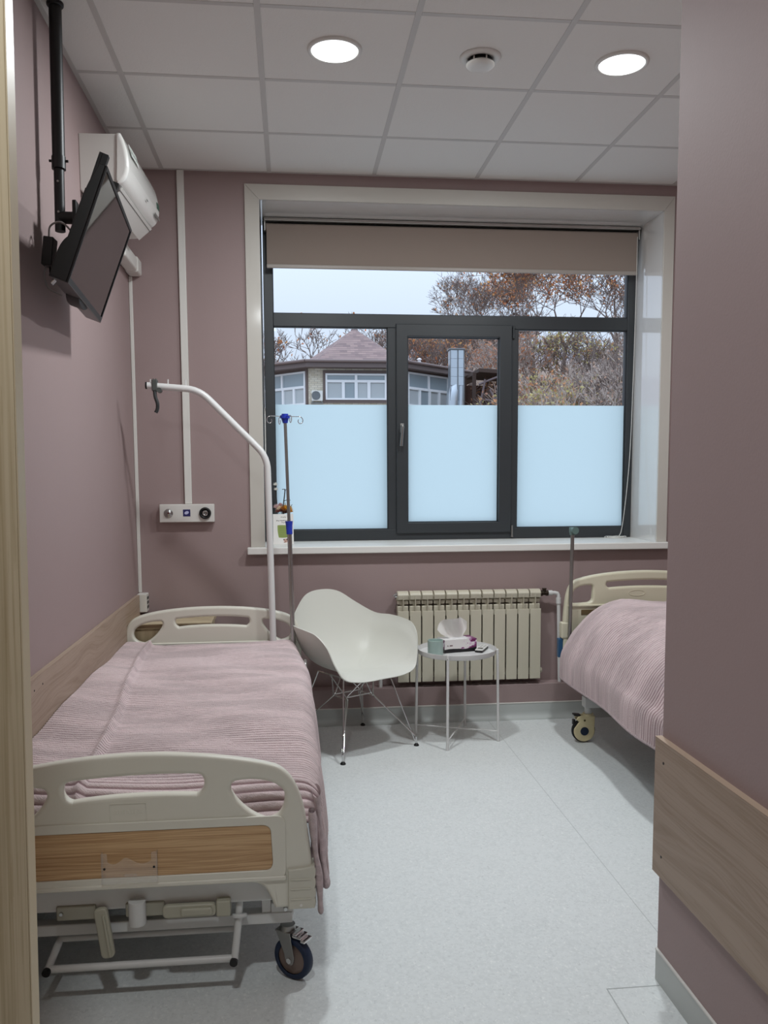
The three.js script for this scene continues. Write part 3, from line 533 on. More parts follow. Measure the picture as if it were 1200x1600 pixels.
  part(bed, 'corner_plate', at(B(cx + 0.352, 0.20, z1 - 0.112, cx + 0.418, 0.24, z1 - 0.078, 0.003)), mats.bedWhite);
  part(bed, 'bolt', at(rod([cx + 0.395, 0.222, z1 - 0.08], [cx + 0.395, 0.222, z1 - 0.070], 0.008, 0.006, 6)), mats.steel);
  caster(bed, cx + 0.40 - cx, z1 - 0.10 - 1.64, -0.62, 'blue'); caster(bed, -0.40, z1 - 0.10 - 1.64, -0.3, 'blue'); caster(bed, 0.40, z0 + 0.09 - 1.64, 0.5, 'blue'); caster(bed, -0.40, z0 + 0.09 - 1.64, 0.2, 'blue');
  // cranks and the drive stub under the footboard
  part(bed, 'drive_stub', at(rod([cx - 0.02, 0.30, z1 - 0.02], [cx - 0.02, 0.232, z1 - 0.02], 0.024, 0.024, 24)), mats.bedWhite);
  const crank = (x, down) => {
    const c = part(bed, 'crank', at(B(x - 0.09, 0.245, z1 - 0.22, x + 0.02, 0.288, z1 - 0.03, 0.006)), M(0x9d9a8c, 0.45));
    part(c, 'crank_handle', at(down ? merge([ext(rrect(-0.018, -0.13, 0.02, 0.018, 0.016), 0.018, 0.005, 3), B(0.004, -0.126, 0.008, 0.012, 0.0, 0.024, 0.003)]).rotateZ(0.13).translate(x + 0.035, 0.266, z1 - 0.03) : merge([ext(rrect(-0.02, -0.018, 0.13, 0.020, 0.016), 0.018, 0.005, 3), B(0.03, -0.012, 0.012, 0.12, 0.012, 0.026, 0.01, 3)]).translate(x + 0.035, 0.262, z1 - 0.03)), M(0xa9a695, 0.45), down ? 'folding crank handle hanging down' : 'folding crank handle folded sideways');
    if (!down) part(c, 'crank_end', at(B(x + 0.165, 0.242, z1 - 0.06, x + 0.205, 0.288, z1 - 0.01, 0.005)), M(0xa9a695, 0.45));
    else part(c, 'bolt', at(rod([x - 0.075, 0.268, z1 - 0.03], [x - 0.075, 0.268, z1 - 0.024], 0.006, 0.005, 8)), mats.steel);
  };
  crank(0.315, true); crank(0.505, false);
  // tubular wire rack under the foot end
  const rz = z1 - 0.02;
  part(bed, 'basin_rack', [rod([0.20, 0.112, rz], [0.715, 0.112, rz], 0.0105), rod([0.20, 0.112, rz], [0.235, 0.225, rz - 0.26], 0.0105), rod([0.718, 0.108, rz + 0.005], [0.73, 0.215, rz - 0.03], 0.0105), rod([0.73, 0.215, rz - 0.03], [0.735, 0.30, rz - 0.05], 0.0105), ...[0.35, 0.42, 0.72].map((k) => rod([lerp(0.20, 0.235, k), lerp(0.112, 0.225, k), rz - 0.26 * k], [0.725, lerp(0.112, 0.225, k), rz - 0.26 * k], 0.0095)), rod([0.718, 0.112, rz], [0.727, 0.225, rz - 0.26], 0.0105), rod([0.235, 0.225, rz - 0.26], [0.727, 0.225, rz - 0.26], 0.0095)].map(at), mats.bedWhite);
  part(bed, 'rack_ring', at(new THREE.TorusGeometry(0.017, 0.006, 10, 24).rotateX(1.2).translate(0.732, 0.222, rz - 0.032)), mats.bedWhite);
  for (const [x, y] of [[0.20, 0.112], [0.717, 0.108]]) part(bed, 'rubber_cap', at(rod([x, y, rz + 0.008], [x - 0.001, y - 0.001, rz + 0.02], 0.0115, 0.0115, 16)), mats.black);
  part(bed, 'side_rail_latch', at(merge([pipe([[0.958, 0.36, 0.70], [0.958, 0.53, 0.70], [0.958, 0.53, 0.78], [0.958, 0.36, 0.78]], 0.008, 0.02, 12), B(0.935, 0.33, 0.69, 0.955, 0.38, 0.79, 0.005)])), mats.alu);
}
function flipWinding(g) { const p = g.attributes; for (const k of Object.keys(p)) { const a = p[k], n = a.itemSize; for (let i = 0; i < a.count; i += 3) for (let c = 0; c < n; c++) { const t = a.getComponent(i + 1, c); a.setComponent(i + 1, c, a.getComponent(i + 2, c)); a.setComponent(i + 2, c, t); } } g.computeVertexNormals(); }

// ---- ribbed plush blankets: a draped sheet with real ribs running across the bed
function blanket({ z0, z1, pitch, rib, curve, s0 = 0, s1 = 1, NS, ridge, tint, valleyShade = 0.64 }) {
  const sign = Math.sign(curve(0.6, 1.5)[0] - curve(0.4, 1.5)[0]), per = 10, NZ = Math.round((z1 - z0) / pitch * per), P = [], C = [], I = [];
  const base = (s, z) => { const [x, y, dz = 0] = curve(s, z); return V(x, y, z + dz); };
  for (let j = 0; j <= NZ; j++) for (let i = 0; i <= NS; i++) {
    const z = lerp(z0, z1, j / NZ), s = i / NS, e = 1e-3;
    const p = base(s, z), ds = base(Math.min(1, s + e), z).sub(base(Math.max(0, s - e), z)), dz = base(s, z + e).sub(base(s, z - e));
    const n = dz.cross(ds).normalize().multiplyScalar(sign);
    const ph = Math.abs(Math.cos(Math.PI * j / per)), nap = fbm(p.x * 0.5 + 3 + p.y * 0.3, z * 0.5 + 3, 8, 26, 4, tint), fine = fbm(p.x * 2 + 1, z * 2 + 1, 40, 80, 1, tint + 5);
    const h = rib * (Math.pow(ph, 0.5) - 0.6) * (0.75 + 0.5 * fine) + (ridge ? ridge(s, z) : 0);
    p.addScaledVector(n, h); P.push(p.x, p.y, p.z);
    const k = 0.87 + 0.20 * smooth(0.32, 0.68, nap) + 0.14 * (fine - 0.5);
    const g = valleyShade + (1 - valleyShade) * smooth(0.15, 0.75, ph);           // shade in the valleys between the ribs, put into the pile colour
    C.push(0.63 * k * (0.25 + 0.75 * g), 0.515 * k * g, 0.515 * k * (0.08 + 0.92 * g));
  }
  const W = NS + 1;
  for (let j = 0; j < NZ; j++) for (let i = 0; i < NS; i++) { const a = j * W + i; I.push(a, a + W, a + 1, a + 1, a + W, a + W + 1); }
  const g = new THREE.BufferGeometry(); g.setAttribute('position', new THREE.Float32BufferAttribute(P, 3)); g.setAttribute('color', new THREE.Float32BufferAttribute(C, 3));
  const uv = []; for (let k = 0; k < P.length; k += 3) uv.push(P[k] + P[k + 1], P[k + 2]); g.setAttribute('uv', new THREE.Float32BufferAttribute(uv, 2));
  g.setIndex(I); g.computeVertexNormals(); return g;
}
// piecewise curve through points, smooth, by arc length
function section(pts) { const c = new THREE.CatmullRomCurve3(pts.map(([x, y]) => V(x, y, 0)), false, 'centripetal'); const L = c.getSpacedPoints(240); return (s) => { const f = clamp(s) * 240, i = Math.min(239, Math.floor(f)), t = f - i; return [lerp(L[i].x, L[i + 1].x, t), lerp(L[i].y, L[i + 1].y, t)]; }; }
{
  const a = section([[0.022, 0.60], [0.05, 0.603], [0.2, 0.592], [0.5, 0.590], [0.80, 0.592], [0.885, 0.588], [0.915, 0.56], [0.935, 0.50], [0.955, 0.42], [0.965, 0.36]]);
  const b = section([[0.022, 0.612], [0.05, 0.610], [0.2, 0.590], [0.5, 0.585], [0.86, 0.587], [0.935, 0.578], [0.968, 0.545], [0.982, 0.48], [0.990, 0.40], [0.998, 0.31]]);
  const curve = (s, z) => {
    const k = smooth(0.5, 1.15, z), p = a(s), q = b(s), foot = smooth(2.60, 2.745, z);
    const x = lerp(p[0], q[0], k), y = lerp(p[1], q[1], k), side = smooth(0.70, 0.95, s);
    const wav = 0.006 * Math.sin(z * 5 + s * 7) + 0.004 * Math.sin(z * 11 - s * 13);
    return [x + side * (0.006 * Math.sin(z * 9) - 0.045 * smooth(2.68, 2.74, z)), y + (1 - side) * wav + (1 - side) * 0.012 * Math.exp(-((z - 1.2) ** 2) / 0.4) * Math.sin(s * 3) - foot * (1 - side) * 0.10];
  };
  const xr = (z) => lerp(0.15, 0.285, smooth(0.5, 2.7, z));
  const t = thing('blanket', 'ribbed dusty pink plush blanket spread over the left bed, folded near the wall', 'blanket', [0.47, 0.59, 1.64]);
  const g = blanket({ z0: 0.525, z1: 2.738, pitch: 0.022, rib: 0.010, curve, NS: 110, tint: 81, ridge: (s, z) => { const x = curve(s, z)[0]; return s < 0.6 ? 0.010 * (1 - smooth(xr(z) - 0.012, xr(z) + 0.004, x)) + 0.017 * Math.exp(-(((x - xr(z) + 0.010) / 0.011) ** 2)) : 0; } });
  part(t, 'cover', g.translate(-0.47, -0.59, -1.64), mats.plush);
  // the corner that hangs past the footboard, in two tucked folds
  const fold = (pts, w, th, ph) => {
    const c = new THREE.CatmullRomCurve3(pts.map((q) => V(...q))), P = [], C = [], I = [], N = 30, K = 14;
    for (let i = 0; i <= N; i++) { const p = c.getPoint(i / N); for (let k = 0; k <= K; k++) { const q = k / K * Math.PI * 2; P.push(p.x + th * Math.cos(q) * (1 + 0.25 * Math.sin(i * 0.4 + ph)) , p.y, p.z + w * Math.sin(q) * (0.75 + 0.25 * Math.sin(i * 0.25 + ph))); const m = 0.93 + 0.08 * Math.cos(i * 2.1); C.push(0.55 * m, 0.445 * m, 0.45 * m); } }
    for (let i = 0; i < N; i++) for (let k = 0; k < K; k++) { const a = i * (K + 1) + k; I.push(a, a + 1, a + K + 1, a + 1, a + K + 2, a + K + 1); }
    const e = P.length / 3; P.push(...P.slice(-3 * (K + 1), -3 * K)); const lp = c.getPoint(1); P.splice(-3, 3, lp.x, lp.y, lp.z); C.push(0.55, 0.445, 0.45);
    for (let k = 0; k < K; k++) I.push(N * (K + 1) + k, N * (K + 1) + k + 1, e);
    const g = new THREE.BufferGeometry(); g.setAttribute('position', new THREE.Float32BufferAttribute(P, 3)); g.setAttribute('color', new THREE.Float32BufferAttribute(C, 3)); g.setAttribute('uv', new THREE.Float32BufferAttribute(P.filter((_, i) => i % 3).slice(0, P.length / 3 * 2), 2)); g.setIndex(I); g.computeVertexNormals(); return g.translate(-0.47, -0.59, -1.64);
  };
  part(t, 'fold', fold([[0.945, 0.53, 2.735], [0.952, 0.43, 2.755], [0.962, 0.34, 2.765], [0.966, 0.248, 2.77]], 0.030, 0.010, 0), mats.plush);
  part(t, 'fold', fold([[0.960, 0.56, 2.66], [0.970, 0.45, 2.68], [0.978, 0.36, 2.69], [0.984, 0.295, 2.70]], 0.06, 0.011, 2), mats.plush);
}
// ---- lifting pole and drip stand at the head of the left bed
{
  const t = thing('lifting_pole', 'white bent lifting pole standing at the head of the left bed', 'lifting pole', [0.792, 0.34, 0.535]);
  const at = (g) => g.translate(-0.792, -0.34, -0.535);
  part(t, 'pole', at(pipe([[0.795, 0.34, 0.535], [0.776, 1.585, 0.525], [0.43, 1.935, 0.52], [0.165, 1.955, 0.52]], 0.0175, 0.07, 18, 90)), mats.whitePaint);
  part(t, 'end_cap', at(rod([0.167, 1.9549, 0.52], [0.158, 1.955, 0.52], 0.018, 0.018, 18)), mats.black);
  for (const x of [0.183, 0.272, 0.362]) part(t, 'stop_pin', at(rod([x, 1.955, 0.52], [x + 0.001, 1.987, 0.52], 0.004, 0.003, 10)), mats.whitePaint);
  const h = part(t, 'grip_clamp', at(merge([B(0.192, 1.925, 0.498, 0.220, 1.985, 0.542, 0.006, 3), B(0.196, 1.975, 0.512, 0.202, 1.990, 0.528, 0.002), B(0.209, 1.975, 0.512, 0.215, 1.990, 0.528, 0.002), rod([0.228, 1.930, 0.500], [0.228, 1.930, 0.545], 0.013, 0.013, 16)])), mats.greyClip);
  part(h, 'grip_lever', at(wire([[0.206, 1.925, 0.535], [0.209, 1.895, 0.537], [0.219, 1.86, 0.536], [0.216, 1.83, 0.534], [0.208, 1.815, 0.534]], 0.0095, 10)), M(0x2c2e2e, 0.5));
}
{
  const bx = 0.905, bz = 0.545;
  const t = thing('drip_stand', 'metal drip stand with blue hook head behind the white armchair', 'drip stand', [bx, 0.33, bz]);
  const at = (g) => g.translate(-bx, -0.33, -bz);
  part(t, 'lower_tube', at(rod([0.903, 0.33, bz], [0.886, 1.22, bz - 0.035], 0.0125, 0.0125, 18)), mats.steel);
  part(t, 'upper_tube', at(rod([0.886, 1.21, bz - 0.035], [0.872, 1.80, bz - 0.06], 0.0085, 0.0085, 16)), mats.satin);
  part(t, 'clamp_collar', at(merge([rod([0.887, 1.175, bz - 0.033], [0.8855, 1.215, bz - 0.035], 0.0165, 0.0165, 18), rod([0.8855, 1.215, bz - 0.035], [0.885, 1.245, bz - 0.036], 0.0165, 0.021, 18), B(0.868, 1.20, bz - 0.06, 0.903, 1.24, bz - 0.035, 0.006)])), mats.blue, 'blue height clamp');
  part(t, 'hook_head', at(merge([rod([0.873, 1.765, bz - 0.06], [0.872, 1.79, bz - 0.06], 0.013, 0.02, 12), rod([0.872, 1.79, bz - 0.06], [0.872, 1.806, bz - 0.06], 0.026, 0.026, 8), rod([0.872, 1.806, bz - 0.06], [0.872, 1.814, bz - 0.06], 0.018, 0.018, 8)])), mats.blue, 'blue plastic hook head');
  for (let k = 0; k < 4; k++) {
    const a = 0.35 + k * Math.PI / 2, c = Math.cos(a), s = -Math.sin(a), y = 1.80, q = (r, h) => [0.872 + c * r, y + h, bz - 0.06 + s * r];
    part(t, 'hook', at(wire([q(0.02, 0), q(0.06, 0.001), q(0.088, 0), q(0.10, -0.012), q(0.098, -0.03), q(0.084, -0.036), q(0.074, -0.026), q(0.076, -0.014)], 0.0022, 8, 50)), mats.chrome);
  }
}
// ---- bedside cabinet behind the headboard
{
  const t = thing('bedside_cabinet', 'light wood bedside cabinet in the corner behind the left headboard', 'cabinet', [0.235, 0, 0.275]);
  const at = (g) => g.translate(-0.235, 0, -0.275);
  part(t, 'carcass', at(muv(B(0.025, 0.02, 0.095, 0.445, 0.665, 0.425, 0.002), 1)), mats.ash);
  part(t, 'worktop', at(muv(B(0.02, 0.665, 0.093, 0.455, 0.69, 0.44, 0.003), 0)), mats.ash);
  const d = part(t, 'drawer', at(muv(B(0.03, 0.47, 0.425, 0.44, 0.655, 0.438, 0.002), 1)), mats.ash); part(d, 'handle', at(pipe([[0.17, 0.57, 0.438], [0.17, 0.57, 0.456], [0.30, 0.57, 0.456], [0.30, 0.57, 0.438]], 0.004, 0.008, 8)), mats.satin);
  part(t, 'door', at(muv(B(0.03, 0.05, 0.425, 0.44, 0.462, 0.438, 0.002), 1)), mats.ash);
  part(t, 'edge_band', at(B(0.0202, 0.6705, 0.4395, 0.4548, 0.6845, 0.441, 0.0005, 1)), M(0x8a7558, 0.5));
  for (const [x, z] of [[0.05, 0.12], [0.42, 0.12], [0.05, 0.40], [0.42, 0.40]]) part(t, 'foot', at(rod([x, 0, z], [x, 0.022, z], 0.015, 0.015, 12)), mats.black);
}
// ---- right bed
{
  const cx = 2.915, z0 = 0.39, z1 = 2.56;
  const bed = thing('hospital_bed', 'cream hospital bed on the right, half hidden by the partition wall', 'bed', [cx, 0, 1.48]);
  const at = (g) => g.translate(-cx, 0, -1.48);
  const hb = () => outline(mirrorPath([[0, 0.932], [0.20, 0.932, 0.36, 0.905, 0.41, 0.88], [0.455, 0.85, 0.462, 0.78, 0.470, 0.66], [0.478, 0.36], [0.38, 0.36], [0.36, 0.45, 0.34, 0.50, 0.30, 0.50], [0, 0.50]]));
  const slot = () => outline([[-0.215, 0.868], [-0.05, 0.880, 0.08, 0.880, 0.215, 0.868], [0.222, 0.86, 0.222, 0.845, 0.205, 0.836], [0.06, 0.846, -0.08, 0.846, -0.205, 0.836], [-0.224, 0.845, -0.224, 0.86, -0.215, 0.868]], new THREE.Path());
  const eye = (s) => outline([[s * 0.32, 0.852], [s * 0.36, 0.852, s * 0.39, 0.845, s * 0.408, 0.825], [s * 0.43, 0.78], [s * 0.432, 0.756, s * 0.42, 0.750, s * 0.405, 0.748], [s * 0.33, 0.752], [s * 0.31, 0.756, s * 0.302, 0.765, s * 0.302, 0.78], [s * 0.300, 0.83], [s * 0.30, 0.848, s * 0.306, 0.852, s * 0.32, 0.852]], new THREE.Path());
  const board = (z, y, name) => { const s = hb(); s.holes.push(slot(), eye(1), eye(-1)); const m = part(bed, name, at(ext(s, 0.042, 0.014, 5, 20).translate(cx, y, z - 0.042)), M(0xd2ccb4, 0.35)); return m; };
  const H = board(z0, 0, 'headboard');
  part(H, 'logo_oval', at(ext((() => { const s = new THREE.Shape(); s.absellipse(0, 0, 0.05, 0.018, 0, Math.PI * 2); const h = new THREE.Path(); h.absellipse(0, 0, 0.047, 0.0155, 0, Math.PI * 2); s.holes.push(h); return s; })(), 0.002, 0.0006, 1).translate(cx - 0.04, 0.803, z0 - 0.0002)), M(0xd2ccb4, 0.35));
  part(H, 'lower_rib', at(B(cx - 0.45, 0.728, z0 - 0.006, cx + 0.45, 0.742, z0 + 0.008, 0.006, 3)), M(0xd2ccb4, 0.35));
  part(H, 'name_strip', at(B(cx - 0.37, 0.682, z0 - 0.001, cx + 0.37, 0.712, z0 + 0.002, 0.001)), M(0x6b5a3e, 0.5));
  part(H, 'corner_bumper', at(B(cx - 0.485, 0.545, z0 - 0.046, cx - 0.44, 0.64, z0 + 0.004, 0.01, 3)), M(0xcfc9b3, 0.45));
  part(H, 'blue_clip', at(B(cx - 0.499, 0.435, z0 - 0.04, cx - 0.472, 0.545, z0 - 0.005, 0.004)), M(0x31587c, 0.4), 'small blue plastic clip');
  board(z1, -0.10, 'footboard');
  part(bed, 'mattress_rail', [B(cx - 0.44, 0.33, z0, cx - 0.40, 0.38, z1 - 0.04, 0.006), B(cx + 0.40, 0.33, z0, cx + 0.44, 0.38, z1 - 0.04, 0.006)].map(at), mats.bedWhite);
  part(bed, 'deck', at(B(cx - 0.43, 0.38, z0 + 0.01, cx + 0.43, 0.40, z1 - 0.06, 0.004)), mats.bedWhite);
  part(bed, 'mattress', at(B(cx - 0.435, 0.40, z0 + 0.02, cx + 0.435, 0.60, z1 - 0.075, 0.05, 4)), M(0x9aa5ad, 0.7));
  part(bed, 'pillow', at(new THREE.SphereGeometry(1, 32, 20).scale(0.36, 0.085, 0.24).translate(cx + 0.02, 0.64, z0 + 0.30)), M(0xd8d4d0, 0.9));
  part(bed, 'base_frame', [B(cx - 0.22, 0.201, z0 + 0.24, cx - 0.16, 0.257, z1 - 0.2, 0.004), B(cx + 0.16, 0.201, z0 + 0.24, cx + 0.22, 0.257, z1 - 0.2, 0.004), B(cx - 0.42, 0.20, z0 + 0.18, cx + 0.42, 0.258, z0 + 0.24, 0.004), B(cx - 0.42, 0.20, z1 - 0.2, cx + 0.42, 0.258, z1 - 0.15, 0.004), B(cx - 0.03, 0.25, z0 + 0.5, cx + 0.03, 0.38, z0 + 0.56, 0.004), B(cx - 0.03, 0.25, z1 - 0.5, cx + 0.03, 0.38, z1 - 0.44, 0.004), B(cx - 0.2, 0.23, z0 + 0.5, cx + 0.2, 0.256, z0 + 0.56, 0.004), B(cx - 0.2, 0.23, z1 - 0.5, cx + 0.2, 0.256, z1 - 0.44, 0.004)].map(at), mats.bedWhite);
  part(bed, 'frame_hole', at(rod([cx - 0.325, 0.231, z0 + 0.239], [cx - 0.325, 0.231, z0 + 0.2412], 0.012, 0.012, 16)), mats.black);
  for (const [x, z] of [[-0.39, z0 + 0.2], [0.39, z0 + 0.2], [-0.39, z1 - 0.17], [0.39, z1 - 0.17]]) { part(bed, 'caster_post', rod([x + 0.001, 0.155, z - 1.48], [x + 0.001, 0.24, z - 1.48], 0.02, 0.02, 20), mats.bedWhite); caster(bed, x - 0.026, z - 1.48, 0.0, 'twin'); }
}
{
  const cx = 2.915;
  const mk = (drop, top) => section([[cx + 0.49, 0.42], [cx + 0.485, 0.56], [cx + 0.43, top - 0.07], [cx + 0.30, top - 0.005], [cx, top], [cx - 0.20, top - 0.005], [cx - 0.33, top - 0.055], [cx - 0.41, top - 0.13], [cx - 0.465, top - 0.22], [cx - 0.495, 0.47], [cx - 0.503, drop]]);
  const a = mk(0.33, 0.765), b = mk(0.345, 0.715);
  const curve = (s, z) => { const k = smooth(0.6, 1.9, z), p = a(s), q = b(s), w = 0.010 * Math.sin(z * 4.1 + s * 9) + 0.006 * Math.sin(z * 9 - s * 15), side = smooth(0.72, 1, s), hd = 1 - smooth(0.40, 0.50, z); return [lerp(p[0], q[0], k) + side * 0.012 * Math.sin(z * 6.5 + 1) - 0.0, lerp(p[1], q[1], k) + w * (1 - side) - hd * 0.03 * (1 - side) + side * 0.010 * Math.sin(z * 3), (s - 0.6) * 0.10 * Math.sin(z * 2.0)]; };
  const t = thing('blanket', 'ribbed pale pink plush blanket hanging down the side of the right bed', 'blanket', [cx, 0.75, 1.45]);
  part(t, 'cover', blanket({ z0: 0.43, z1: 2.42, pitch: 0.0212, rib: 0.0145, curve, NS: 120, tint: 91, valleyShade: 0.40 }).translate(-cx, -0.75, -1.45), mats.plush);
  const hem = []; for (let k = 0; k <= 40; k++) { const z = lerp(0.43, 2.42, k / 40), [x, y, d] = curve(1, z); hem.push([x, y, z + d]); }
  const g = wire(hem, 0.007, 10, 160); g.setAttribute('color', new THREE.Float32BufferAttribute(new Float32Array(g.attributes.position.count * 3).map((_, i) => [0.56, 0.45, 0.455][i % 3]), 3));
  part(t, 'hem', g.translate(-cx, -0.75, -1.45), mats.plush);
}
{
  const t = thing('drip_pole', 'slim metal pole with a grey-green knob at the head of the right bed', 'drip pole', [2.476, 0.36, 0.42]);
  const at = (g) => g.translate(-2.476, -0.36, -0.42);
  part(t, 'tube', at(rod([2.466, 0.40, 0.425], [2.478, 1.155, 0.418], 0.0105, 0.0105, 16)), mats.satin);
  const k = part(t, 'clamp_knob', at(merge([rod([2.478, 1.145, 0.418], [2.4785, 1.185, 0.418], 0.0165, 0.0165, 16), rod([2.478, 1.172, 0.430], [2.482, 1.172, 0.458], 0.018, 0.021, 14), B(2.462, 1.155, 0.40, 0.2 + 2.288, 1.188, 0.425, 0.005)])), M(0x5e7570, 0.5), 'grey-green clamp knob');
  part(t, 'socket', at(B(2.452, 0.36, 0.408, 2.482, 0.42, 0.445, 0.004)), mats.satin);
}
// ---------------------------------------------------------------- white armchair on a wire base
{
  const C = [1.224, 0.470], turn = Math.atan2(0.41 * 0 + 0.129, 0.207) ;        // local +z is the front
  const t = thing('armchair', 'white moulded armchair on a chrome wire base between the left bed and the side table', 'armchair', [C[0], 0, C[1]], turn);
  // shell: from the middle of the seat out to a rim whose height changes round the chair (angle 0 = front)
  const key = (tab, a) => { for (let i = 0; i + 1 < tab.length; i++) if (a <= tab[i + 1][0]) { const u = (a - tab[i][0]) / (tab[i + 1][0] - tab[i][0]), s = u * u * (3 - 2 * u); return tab[i].slice(1).map((v, k) => lerp(v, tab[i + 1][k + 1], s)); } return tab[tab.length - 1].slice(1); };
  // [angle deg, rim x, rim z, rim y]
  const rimTab = [[0, 0, 0.275, 0.418], [22, 0.15, 0.270, 0.421], [36, 0.235, 0.252, 0.445], [46, 0.272, 0.224, 0.520], [54, 0.293, 0.190, 0.610], [64, 0.306, 0.125, 0.664], [80, 0.313, 0.03, 0.680], [100, 0.310, -0.07, 0.686], [118, 0.275, -0.165, 0.690], [138, 0.192, -0.245, 0.752], [158, 0.10, -0.292, 0.818], [180, 0, -0.305, 0.835]];
  const cr = new THREE.CatmullRomCurve3([...rimTab.map((r) => V(r[1], r[3], r[2])), ...rimTab.slice(1, -1).reverse().map((r) => V(-r[1], r[3], r[2]))], true, 'centripetal');
  const NA = 120, NR = 30, P = [], I = [];
  const seatY = 0.425;
  for (let j = 0; j <= NR; j++) for (let i = 0; i < NA; i++) {
    const rim = cr.getPoint(i / NA), s = j / NR, back = smooth(0.1, -0.28, rim.z), front = smooth(0.12, 0.27, rim.z), side = 1 - Math.max(back * 0.4, front);
    const bx = rim.x * lerp(0.80, 0.90, front), bz = rim.z > 0 ? rim.z * 0.94 : lerp(rim.z * 0.9, -0.185, back * 0.9);
    // quadratic curve: seat centre -> inner corner -> rim
    const c0 = [0, seatY - 0.004, 0.02], c1 = [bx * 0.97, seatY - 0.006 + front * 0.020, bz], c2 = [rim.x, rim.y, rim.z];
    const u = 1 - s; const w0 = u * u * u, w1 = 3 * u * u * s, w2 = 3 * u * s * s, w3 = s * s * s;
    const m1 = [c0[0] + (c1[0] - c0[0]) * 0.72, c1[1], c0[2] + (c1[2] - c0[2]) * 0.72], k = 0.60 + 0.0 * back, m2 = [lerp(c2[0], c1[0], k), lerp(c2[1], c1[1], k + 0.12), lerp(c2[2], c1[2], k)];
    let p = [0, 1, 2].map((q) => w0 * c0[q] + w1 * m1[q] + w2 * m2[q] + w3 * c2[q]);
    const lipOut = smooth(0.86, 1, s) * side * 0.012; p[0] += Math.sign(rim.x) * lipOut;
    P.push(...p);
  }
  for (let j = 0; j < NR; j++) for (let i = 0; i < NA; i++) { const a = j * NA + i, b = j * NA + (i + 1) % NA; I.push(a, a + NA, b, b, a + NA, b + NA); }
  const g0 = new THREE.BufferGeometry(); g0.setAttribute('position', new THREE.Float32BufferAttribute(P, 3)); g0.setIndex(I); g0.computeVertexNormals();
  // give it 5 mm of thickness with a rounded lip
  const n = g0.attributes.normal, Q = [...P], J = [...I], off = NA * (NR + 1), TH = 0.0055;
  for (let k = 0; k < off; k++) Q.push(P[k * 3] - TH * n.getX(k), P[k * 3 + 1] - TH * n.getY(k), P[k * 3 + 2] - TH * n.getZ(k));
  for (let k = 0; k < I.length; k += 3) J.push(I[k] + off, I[k + 2] + off, I[k + 1] + off);
  const e0 = NA * NR; for (let i = 0; i < NA; i++) { const a = e0 + i, b = e0 + (i + 1) % NA; J.push(a, a + off, b, b, a + off, b + off); }
  const sg = new THREE.BufferGeometry(); sg.setAttribute('position', new THREE.Float32BufferAttribute(Q, 3)); sg.setIndex(J);
  part(t, 'shell', toCreasedNormals(sg, 0.9), mats.shell);
  const F = 0.248, N = 0.085, ny = 0.285, my = 0.412;
  for (const [sx, sz] of [[1, 1], [-1, 1], [1, -1], [-1, -1]]) {
    const foot = [sx * F, 0.016, sz * F], mount = [sx * 0.15, my, sz * 0.12];
    part(t, 'leg', [rod([sx * F, 0.012, sz * F], mount, 0.0042, 0.0042, 10),
      pipe([[sx * (F - 0.008), 0.06, sz * (F - 0.004)], [sx * N, ny, sz * N * 0.6], [-sx * 0.02, my, sz * 0.12]], 0.0036, 0.02, 8),
      pipe([[sx * (F - 0.002), 0.06, sz * (F - 0.012)], [sx * N, ny - 0.01, sz * N * 0.8], [sx * 0.15, my, -sz * 0.01]], 0.0036, 0.02, 8),
      rod([sx * F, 0.016, sz * F], [sx * F, 0.05, sz * (F - 0.004)], 0.006, 0.005, 10)], mats.chrome);
    part(t, 'foot_glide', lathe([[0, 0], [0.014, 0], [0.015, 0.004], [0.009, 0.012], [0.006, 0.016], [0, 0.016]], 20).translate(sx * F, 0, sz * F), mats.black);
  }
  part(t, 'cross_frame', [rod([-N, ny, N * 0.6], [N, ny, N * 0.6], 0.0036, 0.0036, 8), rod([-N, ny, -N * 0.6], [N, ny, -N * 0.6], 0.0036, 0.0036, 8), rod([-N, ny - 0.01, -N * 0.8], [-N, ny - 0.01, N * 0.8], 0.0036, 0.0036, 8), rod([N, ny - 0.01, -N * 0.8], [N, ny - 0.01, N * 0.8], 0.0036, 0.0036, 8), pipe([[-0.15, my, -0.12], [-0.15, my, 0.12], [0.15, my, 0.12], [0.15, my, -0.12]], 0.004, 0.02, 8)], mats.chrome);
}
